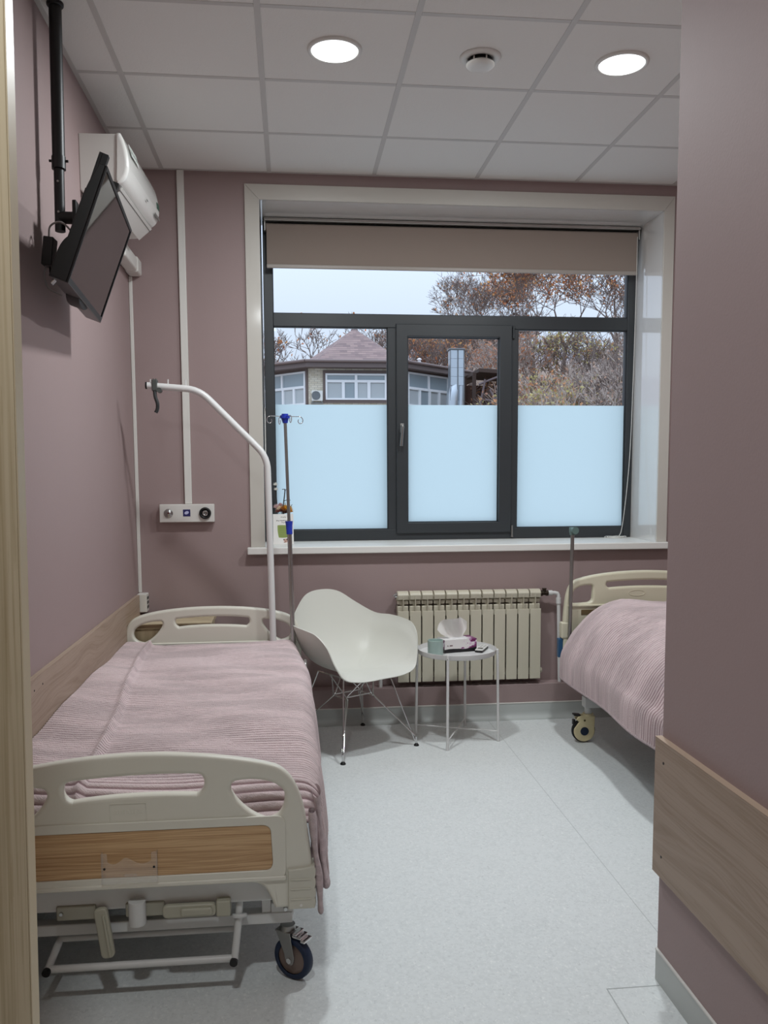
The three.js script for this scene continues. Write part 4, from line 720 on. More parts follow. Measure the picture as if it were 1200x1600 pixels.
// ---------------------------------------------------------------- round tray table and what stands on it
const TX = 1.812, TZ = 0.437;
{
  const t = thing('side_table', 'small round white metal tray table in front of the radiator', 'side table', [TX, 0, TZ], 0);
  const r = 0.215, y = 0.497;
  part(t, 'tray', lathe([[0, y - 0.004], [r - 0.004, y - 0.004], [r, y - 0.001], [r + 0.005, y + 0.022], [r + 0.0065, y + 0.0225], [r + 0.0065, y + 0.0205], [r + 0.003, y - 0.003], [r - 0.002, y - 0.007], [0, y - 0.007]], 72), mats.whitePaint);
  const a0 = Math.atan2(0.22, -0.093);   // first leg is the near one
  const at = [0, 1, 2, 3].map((k) => { const a = a0 - k * Math.PI / 2; return [Math.cos(a) * 0.238, Math.sin(a) * 0.238]; });
  at.forEach(([x, z]) => {
    const l = part(t, 'leg', merge([rod([x, 0, z], [x * 0.965, y + 0.022, z * 0.965], 0.0075, 0.0075, 14), new THREE.SphereGeometry(0.0075, 12, 8).translate(x * 0.965, y + 0.022, z * 0.965)]), mats.whitePaint);
    part(l, 'screw', rod([x * 0.93, y + 0.003, z * 0.93], [x * 1.0, y + 0.003, z * 1.0], 0.003, 0.003, 8), mats.satin);
  });
  part(t, 'cross_bar', rod([at[0][0], 0.05, at[0][1]], [at[2][0], 0.05, at[2][1]], 0.004, 0.004, 10), mats.whitePaint);
  part(t, 'cross_bar', rod([at[1][0], 0.058, at[1][1]], [at[3][0], 0.058, at[3][1]], 0.004, 0.004, 10), mats.whitePaint);
}
const TY = 0.4935;
{
  const t = thing('tissue_box', 'tissue box with white, purple and black print on the round table', 'tissue box', [1.822, TY, 0.385], 0.22);
  const w = 0.098, d = 0.055, h = 0.073;
  const print = tex(256, 128, (u, v) => {
    const wav = 0.16 + 0.05 * Math.sin(u * 7) + 0.03 * (fbm(u, v, 9, 9, 2, 5) - 0.5) + (u > 0.3 ? 0.10 * (u - 0.3) : 0);
    if (v < wav + 0.10) return rgb(0x0e0c12);
    const f = fbm(u, v, 9, 6, 3, 15), p = smooth(0.35, 0.95, u) * 1.0 + (f - 0.5) * 1.7 - v * 0.35;
    if (u > 0.05 && u < 0.25 && Math.abs(v - 0.55) < 0.04 && fbm(u, v, 40, 3, 1, 8) > 0.45) return rgb(0x6d4a50);
    return p > 0.62 ? rgb(0x6d2358) : p > 0.48 ? rgb(0xb784b0) : p > 0.40 ? rgb(0xd9c3d6) : rgb(0xe2dfdd);
  });
  const top = tex(128, 64, (u, v) => { const f = fbm(u, v, 8, 5, 3, 25), p = smooth(0.5, 1, u) + (f - 0.5) * 1.4; return p > 0.75 ? rgb(0x7d3d6c) : p > 0.6 ? rgb(0xc9abc6) : rgb(0xe6e4e2); });
  const box = new THREE.BoxGeometry(2 * w, h, 2 * d).translate(0, h / 2, 0);
  const ms = M(0xffffff, 0.45, { map: print }), mt = M(0xffffff, 0.45, { map: top });
  const m = part(t, 'carton', box, [ms, ms, mt, mt, ms, ms]);
  part(t, 'opening_film', B(-0.06, h, -0.022, 0.06, h + 0.0012, 0.022, 0.0005, 1), M(0xe8e8ea, 0.25));
  // a tissue pulled up out of the slot
  const P = [], I = [], NU = 28, NV = 22;
  for (let j = 0; j <= NV; j++) for (let i = 0; i <= NU; i++) {
    const u = i / NU * 2 - 1, v = j / NV, open = 0.045 + 0.03 * smooth(0, 0.6, v);
    const hgt = 0.118 * Math.sqrt(Math.max(0, 1 - (0.55 * u - 0.12) ** 2)) - (u < -0.4 ? 0.055 * (u + 0.4) ** 2 * 2 : 0) - (u > 0.2 ? 0.03 * (u - 0.2) ** 2 : 0);
    P.push(u * open * 1.0 - 0.028 * v * (u < 0 ? 1.1 : 0.2) - 0.005, h + v * hgt, 0.016 * Math.sin(u * 5 + v * 2) * (0.3 + v) + 0.02 * v * Math.cos(u * 3));
  }
  for (let j = 0; j < NV; j++) for (let i = 0; i < NU; i++) { const a = j * (NU + 1) + i; I.push(a, a + 1, a + NU + 1, a + 1, a + NU + 2, a + NU + 1); }
  const g = new THREE.BufferGeometry(); g.setAttribute('position', new THREE.Float32BufferAttribute(P, 3)); g.setIndex(I); g.computeVertexNormals();
  part(t, 'tissue', g, M(0xefece8, 0.9, { transmission: 0.35, thickness: 0 }), 'white tissue pulled up from the slot');
}
{
  const t = thing('candle_glass', 'small sage-green jar on the round table in front of the tissue box', 'jar', [1.682, TY, 0.487]);
  part(t, 'jar', lathe([[0, 0.001], [0.040, 0.0], [0.043, 0.003], [0.0435, 0.08], [0.0425, 0.083], [0.0405, 0.083], [0.0395, 0.08], [0.0395, 0.012], [0, 0.010]], 40), M(0x9fb4ae, 0.3, { clearcoat: 0.3 }));
  part(t, 'wax', lathe([[0, 0.06], [0.0393, 0.06], [0.0393, 0.012], [0, 0.012]], 32), M(0xb9c8c2, 0.5));
}
{
  const t = thing('remote_control', 'white and black remote control lying on the round table beside the tissue box', 'remote control', [1.965, TY, 0.395], -0.45);
  part(t, 'base', B(-0.023, 0, -0.08, 0.023, 0.012, 0.08, 0.005, 3), mats.black);
  const f = part(t, 'face', B(-0.022, 0.011, -0.079, 0.022, 0.017, 0.079, 0.005, 3), M(0xdcdad6, 0.35));
  part(f, 'display', B(-0.015, 0.0168, 0.02, 0.015, 0.0178, 0.055, 0.0006, 1), M(0x6d7069, 0.2));
  for (let k = 0; k < 6; k++) part(f, 'button', B(-0.015 + (k % 2) * 0.018, 0.0165, -0.06 + (k >> 1) * 0.022, -0.003 + (k % 2) * 0.018, 0.0185, -0.048 + (k >> 1) * 0.022, 0.001, 1), M(0xb6b4b0, 0.5));
}
// ---------------------------------------------------------------- things on the window sill
{
  const t = thing('card', 'white printed card with a green panel leaning on the left end of the window sill', 'card', [0.848, WY0, -0.185], 0.05);
  const c = document.createElement('canvas'); c.width = 280; c.height = 420; const k = c.getContext('2d');
  k.fillStyle = '#e9e6e2'; k.fillRect(0, 0, 280, 420);
  k.fillStyle = '#77736f'; const line = (x, y, w, h, n) => { for (let i = 0; i < n; i++) k.fillRect(x + i * w / n, y + (i % 3) * 2, w / n * (0.5 + 0.35 * hash(i, y, 3)), h - (i % 2) * 3); };
  line(110, 36, 70, 12, 5); line(46, 84, 190, 14, 12); line(118, 112, 80, 13, 6);
  k.fillStyle = '#8b9c56'; k.beginPath(); k.moveTo(60, 156); k.quadraticCurveTo(140, 148, 236, 164); k.lineTo(240, 316); k.quadraticCurveTo(150, 342, 76, 326); k.quadraticCurveTo(56, 240, 60, 156); k.fill();
  k.strokeStyle = '#5f7036'; k.lineWidth = 4; for (let i = 0; i < 6; i++) { k.beginPath(); k.moveTo(84, 186 + i * 24); k.lineTo(150 + hash(i, 1, 2) * 70, 188 + i * 24); k.stroke(); }
  k.fillStyle = '#c9a393'; k.beginPath(); k.ellipse(168, 372, 26, 28, 0, 0, 7); k.fill(); k.fillStyle = '#4b3a35'; for (const [x, y, r] of [[146, 356, 11], [188, 352, 12], [160, 370, 5], [180, 372, 5], [168, 386, 7], [150, 396, 6]]) { k.beginPath(); k.ellipse(x, y, r, r * 0.8, 0, 0, 7); k.fill(); }
  const ct = new THREE.CanvasTexture(c); ct.colorSpace = THREE.SRGBColorSpace;
  const plain = M(0xe4e1dc, 0.5), g = new THREE.BoxGeometry(0.125, 0.186, 0.004).translate(0, 0.093, 0);
  const m = part(t, 'card_face', g.rotateX(-0.12), [plain, plain, plain, plain, M(0xffffff, 0.45, { map: ct }), plain]);
  part(t, 'card_stand', B(-0.03, 0.001, -0.055, 0.03, 0.004, -0.004, 0.001, 1), plain);
}
{
  const t = thing('dried_flowers', 'little arrangement of dried yellow and brown flowers behind the white card on the sill', 'flowers', [0.845, WY0, -0.285]);
  part(t, 'pot', lathe([[0, 0], [0.042, 0], [0.052, 0.17], [0.050, 0.175], [0.046, 0.17], [0.038, 0.01], [0, 0.008]], 28), M(0xded8cf, 0.4));
  const st = [], dark = M(0x241f1a, 0.8);
  for (let i = 0; i < 9; i++) { const a = R(0, 6.28), r = R(0.01, 0.04); st.push(wire([[r * Math.cos(a) * 0.5, 0.12, r * Math.sin(a) * 0.5], [r * Math.cos(a), 0.2, r * Math.sin(a)], [r * 1.5 * Math.cos(a), 0.22 + R(0, 0.04), r * 1.5 * Math.sin(a)]], 0.0018, 5, 8)); }
  st.push(wire([[0.0, 0.14, 0.02], [0.002, 0.22, 0.024], [0.010, 0.28, 0.026], [0.016, 0.332, 0.028]], 0.0034, 6, 20), wire([[0.006, 0.262, 0.026], [0.03, 0.27, 0.03], [0.048, 0.268, 0.03]], 0.0024, 5, 10), wire([[0.034, 0.27, 0.03], [0.038, 0.282, 0.03]], 0.003, 5, 4), wire([[-0.03, 0.15, 0.0], [-0.036, 0.25, 0.0], [-0.042, 0.36, 0.0]], 0.003, 6, 16));
  for (let i = 0; i < 7; i++) { const a = i * 0.9; st.push(wire([[0.016, 0.33, 0.028], [0.016 + 0.012 * Math.cos(a), 0.337, 0.028 + 0.012 * Math.sin(a)], [0.016 + 0.019 * Math.cos(a), 0.336 + 0.004 * Math.sin(i), 0.028 + 0.019 * Math.sin(a)]], 0.0016, 5, 6)); }
  part(t, 'stem', st, dark);
  const head = (col, x, y, z, r, n) => { r *= 1.35; const g = [new THREE.SphereGeometry(r * 0.35, 10, 8)]; for (let i = 0; i < n; i++) { const a = i * 2.4, e = Math.acos(1 - 1.3 * (i + 0.5) / n), q = new THREE.ConeGeometry(r * 0.16, r * 0.8, 5).translate(0, r * 0.6, 0).rotateX(e).rotateY(a); g.push(q); } part(t, 'flower_head', merge(g).translate(x, y, z), M(col, 0.7)); };
  head(0xd9a21c, 0.030, 0.215, 0.03, 0.026, 40); head(0xb5701f, 0.006, 0.212, 0.035, 0.024, 36); head(0xe6d3b4, -0.020, 0.214, 0.03, 0.020, 30); head(0xc8a7a4, -0.038, 0.226, 0.028, 0.018, 28); head(0x5b2a24, -0.006, 0.205, 0.045, 0.018, 24); head(0xd08a1a, 0.043, 0.200, 0.03, 0.020, 30); head(0x4a2622, 0.016, 0.196, 0.045, 0.02, 30); head(0xb88a86, -0.014, 0.236, 0.02, 0.016, 24); head(0x6d3a35, -0.03, 0.20, 0.045, 0.016, 24); head(0xe3e0d6, -0.043, 0.365, 0.0, 0.013, 20); head(0xe3e0d6, -0.040, 0.335, 0.006, 0.012, 20);
}
// ---------------------------------------------------------------- outside: a hillside, a brick house, autumn trees
const groundY = (x, z) => 2.6 * smooth(7, 12, x) * smooth(-16, -26, z) - 0.6 + 0.155 * Math.max(0, -z - 34) + 1.2 * (fbm(x / 90 + 5, z / 200 + 5, 20, 40, 3, 121) - 0.5) * smooth(-10, -30, z) + 3.2 * smooth(8.5, 12, x) * smooth(-30, -36, z);
{
  const NX = 90, NZ = 90, P = [], Cc = [], I = [];  // the slope colours carry distance haze towards the far end
  for (let j = 0; j <= NZ; j++) for (let i = 0; i <= NX; i++) {
    const z = -1.2 - 190 * Math.pow(j / NZ, 1.6), x = lerp(-1, 1, i / NX) * lerp(30, 130, j / NZ);
    P.push(x, groundY(x, z), z);
    const n = fbm(x / 40 + 9, z / 40 + 9, 60, 60, 3, 131), far = smooth(-50, -110, z); const c = mixc(mixc([0.22, 0.17, 0.14], [0.32, 0.21, 0.14], n), [0.30, 0.27, 0.29], far); Cc.push(...mixc([0.50, 0.50, 0.49], c, smooth(-20, -27, z)));   // unseen pale paving added to brighten the frosted film, then the wooded slope
  }
  for (let j = 0; j < NZ; j++) for (let i = 0; i < NX; i++) { const a = j * (NX + 1) + i; I.push(a, a + 1, a + NX + 1, a + 1, a + NX + 2, a + NX + 1); }
  const g = new THREE.BufferGeometry(); g.setAttribute('position', new THREE.Float32BufferAttribute(P, 3)); g.setAttribute('color', new THREE.Float32BufferAttribute(Cc, 3)); g.setIndex(I); g.computeVertexNormals();
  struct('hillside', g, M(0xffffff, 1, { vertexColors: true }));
}
{
  const brick = tex(256, 256, (u, v) => { const r = Math.floor(v * 16), x = u * 6 + (r % 2) * 0.5, fx = x - Math.floor(x), fy = v * 16 - r; const m = fx < 0.06 || fy < 0.14; const n = hash(Math.floor(x) % 6, r, 5); return m ? rgb(0xa8a093) : mixc(rgb(0xdcd4c4), rgb(0xcbc0aa), n); }, { size: [1.5, 1.2] });
  const shingle = tex(256, 256, (u, v) => { const r = Math.floor(v * 10), x = u * 8 + (r % 2) * 0.5, fy = v * 10 - r, n = hash(((Math.floor(x) % 8) + 8) % 8, r, 9); return mixc(mixc(rgb(0x7c6866), rgb(0x9a827c), n), rgb(0x554646), fy < 0.15 ? 0.7 : 0); }, { size: [2.4, 2.2] });
  const h = thing('house', 'pale brick house with a pointed shingle roof seen through the window', 'house', [3.5, 0, -32]);
  const at = (g) => g.translate(-3.5, 0, 32);
  const mB = M(0xffffff, 0.9, { map: brick }), mS = M(0xffffff, 0.85, { map: shingle }), mW = M(0xe8eaec, 0.5), mE = M(0x6a5d5a, 0.7), mG = M(0x96a2a8, 0.15), mTrim = M(0x6d5f5a, 0.7);
  const plan = [[-1.4, -33.6], [1.70, -30], [5.4, -30], [7.95, -32.55], [7.95, -37], [-1.4, -37]];
  const wallGeo = (y0, y1) => { const s = new THREE.Shape(); plan.forEach(([x, z], i) => i ? s.lineTo(x, -z) : s.moveTo(x, -z)); return ext(s, y1 - y0, 0).rotateX(-Math.PI / 2).translate(0, y0, 0); };
  const wg = wallGeo(-1.5, 5.85);
  // brick uv along each wall
  const bm = (() => { const p = wg.attributes.position, nn = wg.attributes.normal, uv = new Float32Array(p.count * 2); for (let i = 0; i < p.count; i++) { const t = Math.abs(nn.getX(i)) > 0.9 ? p.getZ(i) : Math.abs(nn.getX(i)) > 0.4 ? p.getX(i) * 1.414 : p.getX(i); uv[i * 2] = t; uv[i * 2 + 1] = p.getY(i); } wg.setAttribute('uv', new THREE.BufferAttribute(uv, 2)); return wg; })();
  part(h, 'wall', at(bm), mB);
  const cone = (base, apex, y) => { const P = [], U = []; for (let i = 0; i < base.length; i++) { const a = base[i], b = base[(i + 1) % base.length]; const w = Math.hypot(a[0] - b[0], a[1] - b[1]); P.push(a[0], y, a[1], b[0], y, b[1], apex[0], apex[1], apex[2]); const s = Math.hypot(apex[1] - y, Math.hypot(apex[0] - (a[0] + b[0]) / 2, apex[2] - (a[1] + b[1]) / 2)); U.push(0, 0, w, 0, w / 2, s); } const g = new THREE.BufferGeometry(); g.setAttribute('position', new THREE.Float32BufferAttribute(P, 3)); g.setAttribute('uv', new THREE.Float32BufferAttribute(U, 2)); g.computeVertexNormals(); return g; };
  const oct = [[1.35, -31.4], [2.0, -29.55], [5.2, -29.55], [6.0, -31.4], [5.6, -37.5], [1.6, -37.5]];
  const ap = [3.72, 7.78, -33.0];
  part(h, 'roof', at(merge([cone(oct, ap, 5.98)])), mS);
  part(h, 'wing_roof', at(cone([[-2.4, -33.4], [1.55, -29.5], [5.55, -29.5], [9.3, -33.3], [9.3, -38], [-2.4, -38]], [3.5, 6.75, -35.5], 5.92)), mS);
  part(h, 'ridge_cap', at(rod([3.72, 7.70, -33], [3.72, 7.86, -33], 0.16, 0.06, 8)), mE);
  const eave = new THREE.Shape(); [[-2.4, 33.4], [1.55, 29.5], [5.55, 29.5], [9.3, 33.3], [9.3, 38], [-2.4, 38]].forEach(([x, z], i) => i ? eave.lineTo(x, z) : eave.moveTo(x, z));
  part(h, 'eave_board', at(ext(eave, 0.22, 0).rotateX(-Math.PI / 2).translate(0, 5.70, 0)), mE);
  part(h, 'gutter', at(merge([rod([1.5, 5.94, -29.46], [5.6, 5.94, -29.46], 0.06, 0.06, 8), rod([1.5, 5.94, -29.46], [-2.4, 5.94, -33.4], 0.06, 0.06, 8), rod([5.6, 5.94, -29.46], [9.3, 5.94, -33.3], 0.06, 0.06, 8)])), M(0x7a6a66, 0.6));
  // windows: origin, direction along the wall, size and the widths of the lower lights
  const windowAt = (ox, oz, dir, len, y0, y1, split, lights, upper) => {
    const w = part(h, 'window', (() => { const f = []; const e = 0.07; f.push(B(0, y0, 0, len, y0 + e, 0.1, 0), B(0, y1 - e, 0, len, y1, 0.1, 0), B(0, y0 + e, 0, e, y1 - e, 0.1, 0), B(len - e, y0 + e, 0, len, y1 - e, 0.1, 0), B(e, split - 0.05, 0, len - e, split + 0.05, 0.1, 0)); let x = 0; lights.slice(0, -1).forEach((q) => { x += q * len; f.push(B(x - 0.06, y0 + e, 0, x + 0.06, split - 0.05, 0.1, 0)); }); x = 0; upper.slice(0, -1).forEach((q) => { x += q * len; f.push(B(x - 0.05, split + 0.05, 0, x + 0.05, y1 - e, 0.1, 0)); }); return at(merge(f).rotateY(dir).translate(ox, 0, oz)); })(), mW);
    part(w, 'surround', at(merge([B(-0.1, y0 - 0.12, -0.02, len + 0.1, y0, 0.06, 0), B(-0.1, y1, -0.02, len + 0.1, y1 + 0.12, 0.06, 0), B(-0.1, y0, -0.02, 0, y1, 0.06, 0), B(len, y0, -0.02, len + 0.1, y1, 0.06, 0)]).rotateY(dir).translate(ox, 0, oz)), mTrim);
    let x = 0; lights.forEach((q, i) => { part(w, 'pane', at(B(x + 0.03, y0 + 0.03, 0.03, x + q * len - 0.03, split - 0.02, 0.04, 0).rotateY(dir).translate(ox, 0, oz)), i % 3 === 1 ? mG : M(0xb4babc, 0.3)); x += q * len; });
    x = 0; upper.forEach((q) => { part(w, 'pane', at(B(x + 0.03, split + 0.02, 0.03, x + q * len - 0.03, y1 - 0.03, 0.04, 0).rotateY(dir).translate(ox, 0, oz)), mG); x += q * len; });
  };
  windowAt(2.32, -30, 0, 2.45, 4.46, 5.50, 5.20, [0.29, 0.21, 0.21, 0.29], [0.5, 0.5]);
  const dl = Math.atan2(33.6 - 30, 3.1); windowAt(1.70 - 3.05 * Math.cos(dl) , -30 - 3.05 * Math.sin(dl), -dl, 2.85, 4.28, 5.60, 4.98, [0.28, 0.24, 0.24, 0.24], [0.5, 0.5]);
  windowAt(5.62, -30.22, Math.PI / 4, 2.9, 4.26, 5.62, 4.98, [0.28, 0.24, 0.24, 0.24], [0.5, 0.5]);
  part(h, 'vent_pipe', at(merge([rod([6.25, 5.9, -30.9], [6.25, 6.22, -30.9], 0.07, 0.07, 10), rod([6.25, 6.20, -30.9], [6.25, 6.26, -30.9], 0.12, 0.04, 10)])), mW);
}
{
  const t = thing('outdoor_unit', 'white outdoor air conditioner unit on the brick house beside the middle window', 'outdoor unit', [1.98, 4.36, -29.82]);
  part(t, 'case', B(-0.22, 0.04, -0.15, 0.22, 0.44, 0.1, 0.02), mats.plastic);
  part(t, 'fan_grille', [lathe([[0.155, 0], [0.17, 0], [0.17, 0.02], [0.155, 0.02]], 28).rotateX(Math.PI / 2).translate(-0.05, 0.25, 0.1), ...[0.04, 0.08, 0.12].map((r) => new THREE.TorusGeometry(r, 0.006, 6, 24).translate(-0.05, 0.25, 0.112))], mats.greyClip);
  part(t, 'fan_recess', rod([-0.05, 0.25, 0.09], [-0.05, 0.25, 0.104], 0.155, 0.155, 28), M(0x8d9296, 0.6));
  part(t, 'bracket', [B(-0.2, 0.0, -0.18, -0.15, 0.04, 0.12, 0.005), B(0.15, 0.0, -0.18, 0.2, 0.04, 0.12, 0.005), B(-0.25, -0.06, -0.18, 0.25, 0, -0.12, 0.005)], mats.satin);
}
{
  const t = thing('flue_duct', 'tall shiny sheet metal flue standing beside the brick house', 'flue', [7.55, 0, -29.6]);
  const m = M(0xc3ccd4, 0.32, { metalness: 0.85 });
  for (let k = 0; k < 4; k++) part(t, 'duct_section', B(-0.28, 5.0 + k * 0.35, -0.25, 0.26, 5.345 + k * 0.35, 0.25, 0.01), m);
  for (const x of [-0.29, 0.0, 0.02, 0.26]) part(t, 'corner_seam', B(x, 4.4, 0.25, x + 0.03, 6.4, 0.268, 0.004), M(0x6f7478, 0.5));
  part(t, 'cap', B(-0.33, 6.4, -0.3, 0.31, 6.46, 0.3, 0.01), M(0x77797c, 0.5));
  part(t, 'elbow', merge([wire([[-0.05, 5.0, 0], [-0.12, 4.7, 0.05], [-0.14, 4.3, 0.06], [-0.14, -0.5, 0.06]], 0.26, 14, 30), rod([0.18, 5.0, 0.1], [0.20, -0.5, 0.1], 0.14, 0.14, 14)]), m);
}
{
  const t = thing('shed', 'dark timber lean-to with loose planks between the flue and the trees', 'shed', [8.9, 0, -31.0]);
  const wood = M(0x4a3a33, 0.85), grey = M(0x77696a, 0.85);
  part(t, 'roof', B(-0.7, 5.55, -1.5, 0.75, 5.72, 1.2, 0.02).rotateZ(-0.06), wood);
  for (const [x, z] of [[-0.5, 0.9], [0.5, 0.9], [-0.5, -1.2], [0.5, -1.2]]) part(t, 'post', B(x - 0.07, 0.0, z - 0.07, x + 0.07, 5.6, z + 0.07, 0.01), wood);
  part(t, 'back_wall', B(-0.6, 0.0, -1.4, 0.6, 5.3, -1.3, 0.01), M(0x5a4036, 0.9));
  [[-0.35, 5.1, 0.55, 5.45], [-0.30, 4.2, -0.1, 5.3], [0.0, 4.25, 0.65, 4.75], [-0.1, 4.5, 0.5, 4.35], [0.1, 4.9, 0.45, 4.2]].forEach(([x0, y0, x1, y1]) => part(t, 'plank', rod([x0, y0, 1.1], [x1, y1, 1.15], 0.05, 0.05, 4), grey));
}
// ---- trees: a trunk that forks down to twigs, with sparse leaves
function treeKind(s, { h, stems = 1, spread = 0.5, depth = 5, leaves = 300, leafColors, twig = 0.010, r0 = 0.13, droop = 0.0, size = 0.11 }) {
  let sd = s; const rn = () => { sd = (sd * 1664525 + 1013904223) >>> 0; return sd / 4294967296; }, rr = (a, b) => a + (b - a) * rn();
  const P = [], I = [], tips = [];
  const limb = (a, b, ra, rb, n = 4) => { const d = b.clone().sub(a).normalize(), u = Math.abs(d.y) > 0.9 ? V(1, 0, 0) : V(0, 1, 0), x = u.clone().cross(d).normalize(), y = d.clone().cross(x), o = P.length / 3; for (const [p, r] of [[a, ra], [b, rb]]) for (let k = 0; k < n; k++) { const q = k / n * Math.PI * 2; P.push(p.x + r * (x.x * Math.cos(q) + y.x * Math.sin(q)), p.y + r * (x.y * Math.cos(q) + y.y * Math.sin(q)), p.z + r * (x.z * Math.cos(q) + y.z * Math.sin(q))); } for (let k = 0; k < n; k++) { const m = (k + 1) % n; I.push(o + k, o + m, o + n + k, o + m, o + n + m, o + n + k); } };
  const grow = (p, d, len, r, lv) => {
    const nSeg = 2; let at = p, dir = d.clone(), rad = r;
    for (let i = 0; i < nSeg; i++) { dir.add(V(rr(-1, 1), rr(-0.6, 0.9) - droop, rr(-1, 1)).multiplyScalar(0.16)).normalize(); const to = at.clone().addScaledVector(dir, len / nSeg), r2 = Math.max(twig * 0.6, rad * 0.82); limb(at, to, rad, r2, lv > 3 ? 6 : 3); if (lv <= 2) tips.push([to, dir.clone()]); at = to; rad = r2; }
    if (lv <= 0) return;
    const n = lv > 3 ? 3 : 2 + (rn() > 0.45 ? 1 : 0);
    for (let k = 0; k < n; k++) { const e = V(rr(-1, 1), rr(-0.25, 0.8) - droop, rr(-1, 1)).normalize(); grow(at, dir.clone().lerp(e, rr(0.3, 0.62) * (0.6 + spread)).normalize(), len * rr(0.62, 0.84), Math.max(twig, rad * rr(0.5, 0.68)), lv - 1); }
  };
  for (let k = 0; k < stems; k++) grow(V(stems > 1 ? rr(-0.8, 0.8) : 0, -0.6, stems > 1 ? rr(-0.6, 0.6) : 0), V(rr(-1, 1) * (stems > 1 ? 0.5 : 0.08), 1, rr(-1, 1) * (stems > 1 ? 0.5 : 0.08)).normalize(), h * 0.30, r0 * rr(0.7, 1), depth);
  const wood = new THREE.BufferGeometry(); wood.setAttribute('position', new THREE.Float32BufferAttribute(P, 3)); wood.setIndex(I); wood.computeVertexNormals();
  const LP = [], LC = [];
  for (let k = 0; k < leaves; k++) {
    const [p, d] = tips[Math.floor(rn() * tips.length)], c = leafColors[Math.floor(rn() * leafColors.length)], col = new THREE.Color(c), a = V(rr(-1, 1), rr(-1, 1), rr(-1, 1)).normalize(), b = V(rr(-1, 1), rr(-1, 1), rr(-1, 1)).cross(a).normalize(), q = p.clone().add(V(rr(-1, 1), rr(-1, 1), rr(-1, 1)).multiplyScalar(0.12)), w = size * rr(0.6, 1.2), m = rr(0.75, 1.1);
    const A = q.clone().addScaledVector(a, w), C = q.clone().addScaledVector(a, -w), Bp = q.clone().addScaledVector(b, w * 0.55), D = q.clone().addScaledVector(b, -w * 0.55); q.addScaledVector(a.clone().cross(b), w * 0.2);
    for (const t of [[A, Bp, q], [Bp, C, q], [C, D, q], [D, A, q]]) for (const v of t) { LP.push(v.x, v.y, v.z); LC.push(col.r * m, col.g * m, col.b * m); }
  }
  const lg = new THREE.BufferGeometry(); lg.setAttribute('position', new THREE.Float32BufferAttribute(LP, 3)); lg.setAttribute('color', new THREE.Float32BufferAttribute(LC, 3)); lg.computeVertexNormals();
  return { wood, lg };
}
const bark = M(0x84756e, 0.95), barkPale = M(0xb8a99f, 0.95), leafMat = M(0xffffff, 0.95, { vertexColors: true, side: THREE.DoubleSide, transmission: 0.4, thickness: 0 });
function plantTree(name, kind, label, cat, group, x, z, turn, scale, y, mat = bark) {
  const t = thing(name, label, cat, [x, y ?? groundY(x, z), z], turn, group);
  part(t, 'branches', kind.wood, mat); const l = part(t, 'foliage', kind.lg, leafMat); l.userData.kind = 'stuff'; t.scale.setScalar(scale);
  return t;
}
const ORANGE = [0xe0945a, 0xe6a668, 0xd4804e, 0xd89a70, 0xecb878], RUST = [0xd09068, 0xd8a07c, 0xbe8e78, 0xe0a476], OLIVE = [0xccc07e, 0xd6c886, 0xbfb27c, 0xd8a67a], BROWN = [0xb8a498, 0xc4aa9c, 0xd2aa92, 0xb09f96];
const K = {
  orange: treeKind(11, { h: 6.4, depth: 7, leaves: 1700, leafColors: ORANGE, r0: 0.16, size: 0.075, twig: 0.012 }),
  bare: treeKind(23, { h: 7.2, depth: 7, twig: 0.012, leaves: 160, leafColors: ORANGE, r0: 0.15, size: 0.09, spread: 0.45 }),
  brush: treeKind(37, { h: 4.6, stems: 7, depth: 5, twig: 0.013, leaves: 1000, leafColors: RUST, r0: 0.05, spread: 0.35, size: 0.085 }),
  olive: treeKind(41, { h: 4.4, stems: 6, depth: 5, twig: 0.013, leaves: 1000, leafColors: OLIVE, r0: 0.05, spread: 0.4, size: 0.085 }),
  tangle: treeKind(53, { h: 4.8, stems: 8, depth: 5, twig: 0.013, leaves: 500, leafColors: BROWN, r0: 0.05, spread: 0.5, size: 0.08 }),
};
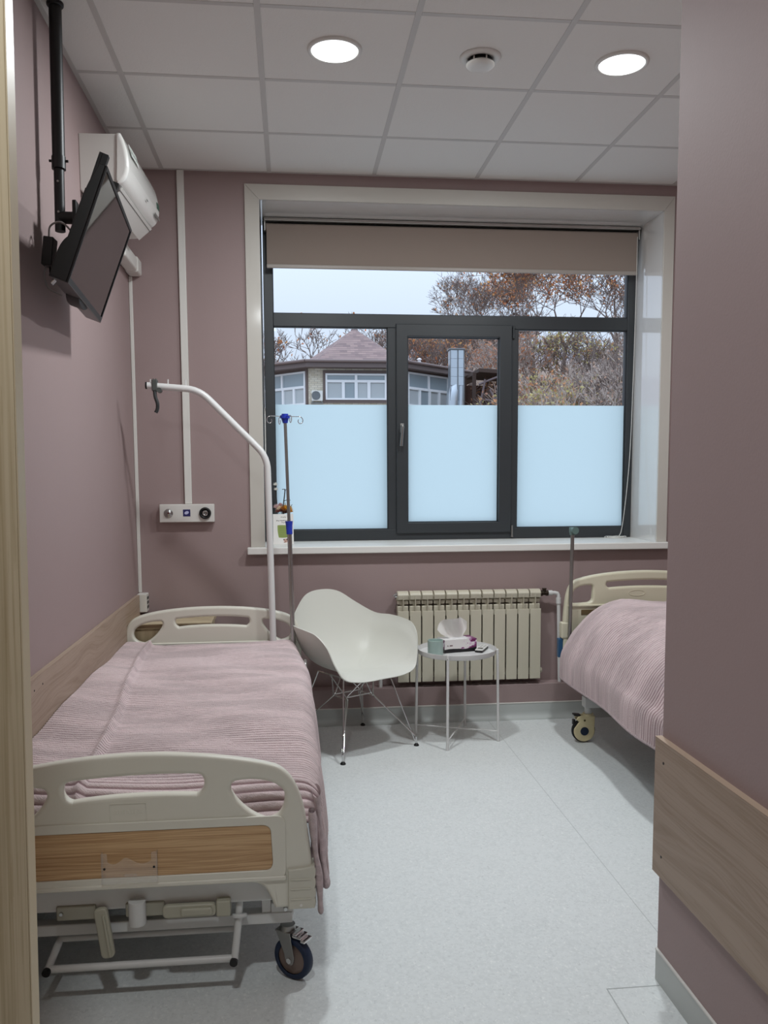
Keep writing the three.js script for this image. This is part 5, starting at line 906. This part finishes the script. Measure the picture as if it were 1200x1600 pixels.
{
  const hill = 'trees on the slope behind the house', big = 'tall trees above the shrubs on the right';
  plantTree('bare_tree', K.bare, 'bare tree with thin twigs rising behind the left wing of the brick house', 'tree', null, 0.6, -41, 0.4, 1.32);
  plantTree('orange_tree', K.orange, 'orange-leaved tree glowing behind the left eave of the brick house', 'tree', null, 0.0, -46, 1.1, 1.2);
  plantTree('bare_tree', K.bare, 'bare tree whose twigs show just right of the pointed roof', 'tree', null, 5.9, -42, 2.1, 1.3);
  plantTree('orange_tree', K.orange, 'orange-leaved tree beside the timber lean-to, the lowest of the orange trees', 'tree', null, 10.6, -31.5, 0.3, 0.62);
  // tall ones against the sky
  [[9.9, -42, 0.3, 1.0, 'orange'], [13.0, -38, 1.4, 1.16, 'orange'], [15.2, -40, 2.6, 1.2, 'bare'], [17.0, -37, 3.3, 1.15, 'orange'], [18.6, -41, 4.2, 1.35, 'bare'], [14.4, -46, 5.1, 1.1, 'orange'], [12.0, -50, 0.9, 0.9, 'bare'], [20.5, -44, 1.9, 1.2, 'bare'], [11.2, -44, 3.9, 0.95, 'bare']].forEach(([x, z, r, s, k]) => plantTree(k === 'orange' ? 'orange_tree' : 'bare_tree', K[k], k === 'orange' ? 'tall tree with thin orange leaves standing against the sky above the thicket' : 'tall nearly leafless tree standing against the sky above the thicket', 'tree', k === 'orange' ? big + ', with orange leaves' : big + ', nearly leafless', x, z, r, s));
  // the tangle that fills the right pane
  let i = 0;
  for (const z of [-24.5, -27.5, -31, -35]) for (let k = 0; k < 5; k++) { const x = lerp(8.6, 17.2, (k + 0.3 * (i % 3)) / 4.6) * (-z + 5) / 33 + 0.6; const kd = ['brush', 'tangle', 'olive', 'brush', 'tangle'][(k + i) % 5]; i++; plantTree('shrub', K[kd], { brush: 'rust-leaved shrub in the thicket right of the brick house', tangle: 'mostly bare brown shrub in the thicket right of the brick house', olive: 'yellow-green shrub in the thicket right of the brick house' }[kd], 'shrub', { brush: 'rust-leaved shrubs', tangle: 'mostly bare brown shrubs', olive: 'yellow-green shrubs' }[kd], x, z + R(-0.8, 0.8), R(0, 6.28), R(0.9, 1.15), undefined, i % 2 ? bark : barkPale); }
  // wooded slope seen between the roof and the trees
  for (let k = 0; k < 16; k++) { const z = -48 - (k % 4) * 9, x = lerp(3.5, 13.5, (k * 0.618) % 1) * (-z + 5) / 45; plantTree('hill_tree', k % 3 ? K.tangle : K.brush, 'small brown tree on the wooded slope behind the house', 'tree', hill, x, z, R(0, 6.28), R(0.85, 1.15)); }
}
scene.traverse((o) => { if (o.isMesh) o.castShadow = o.receiveShadow = true; if (o.isLight && !o.isRectAreaLight) o.castShadow = true; });
renderer.render(scene, camera);
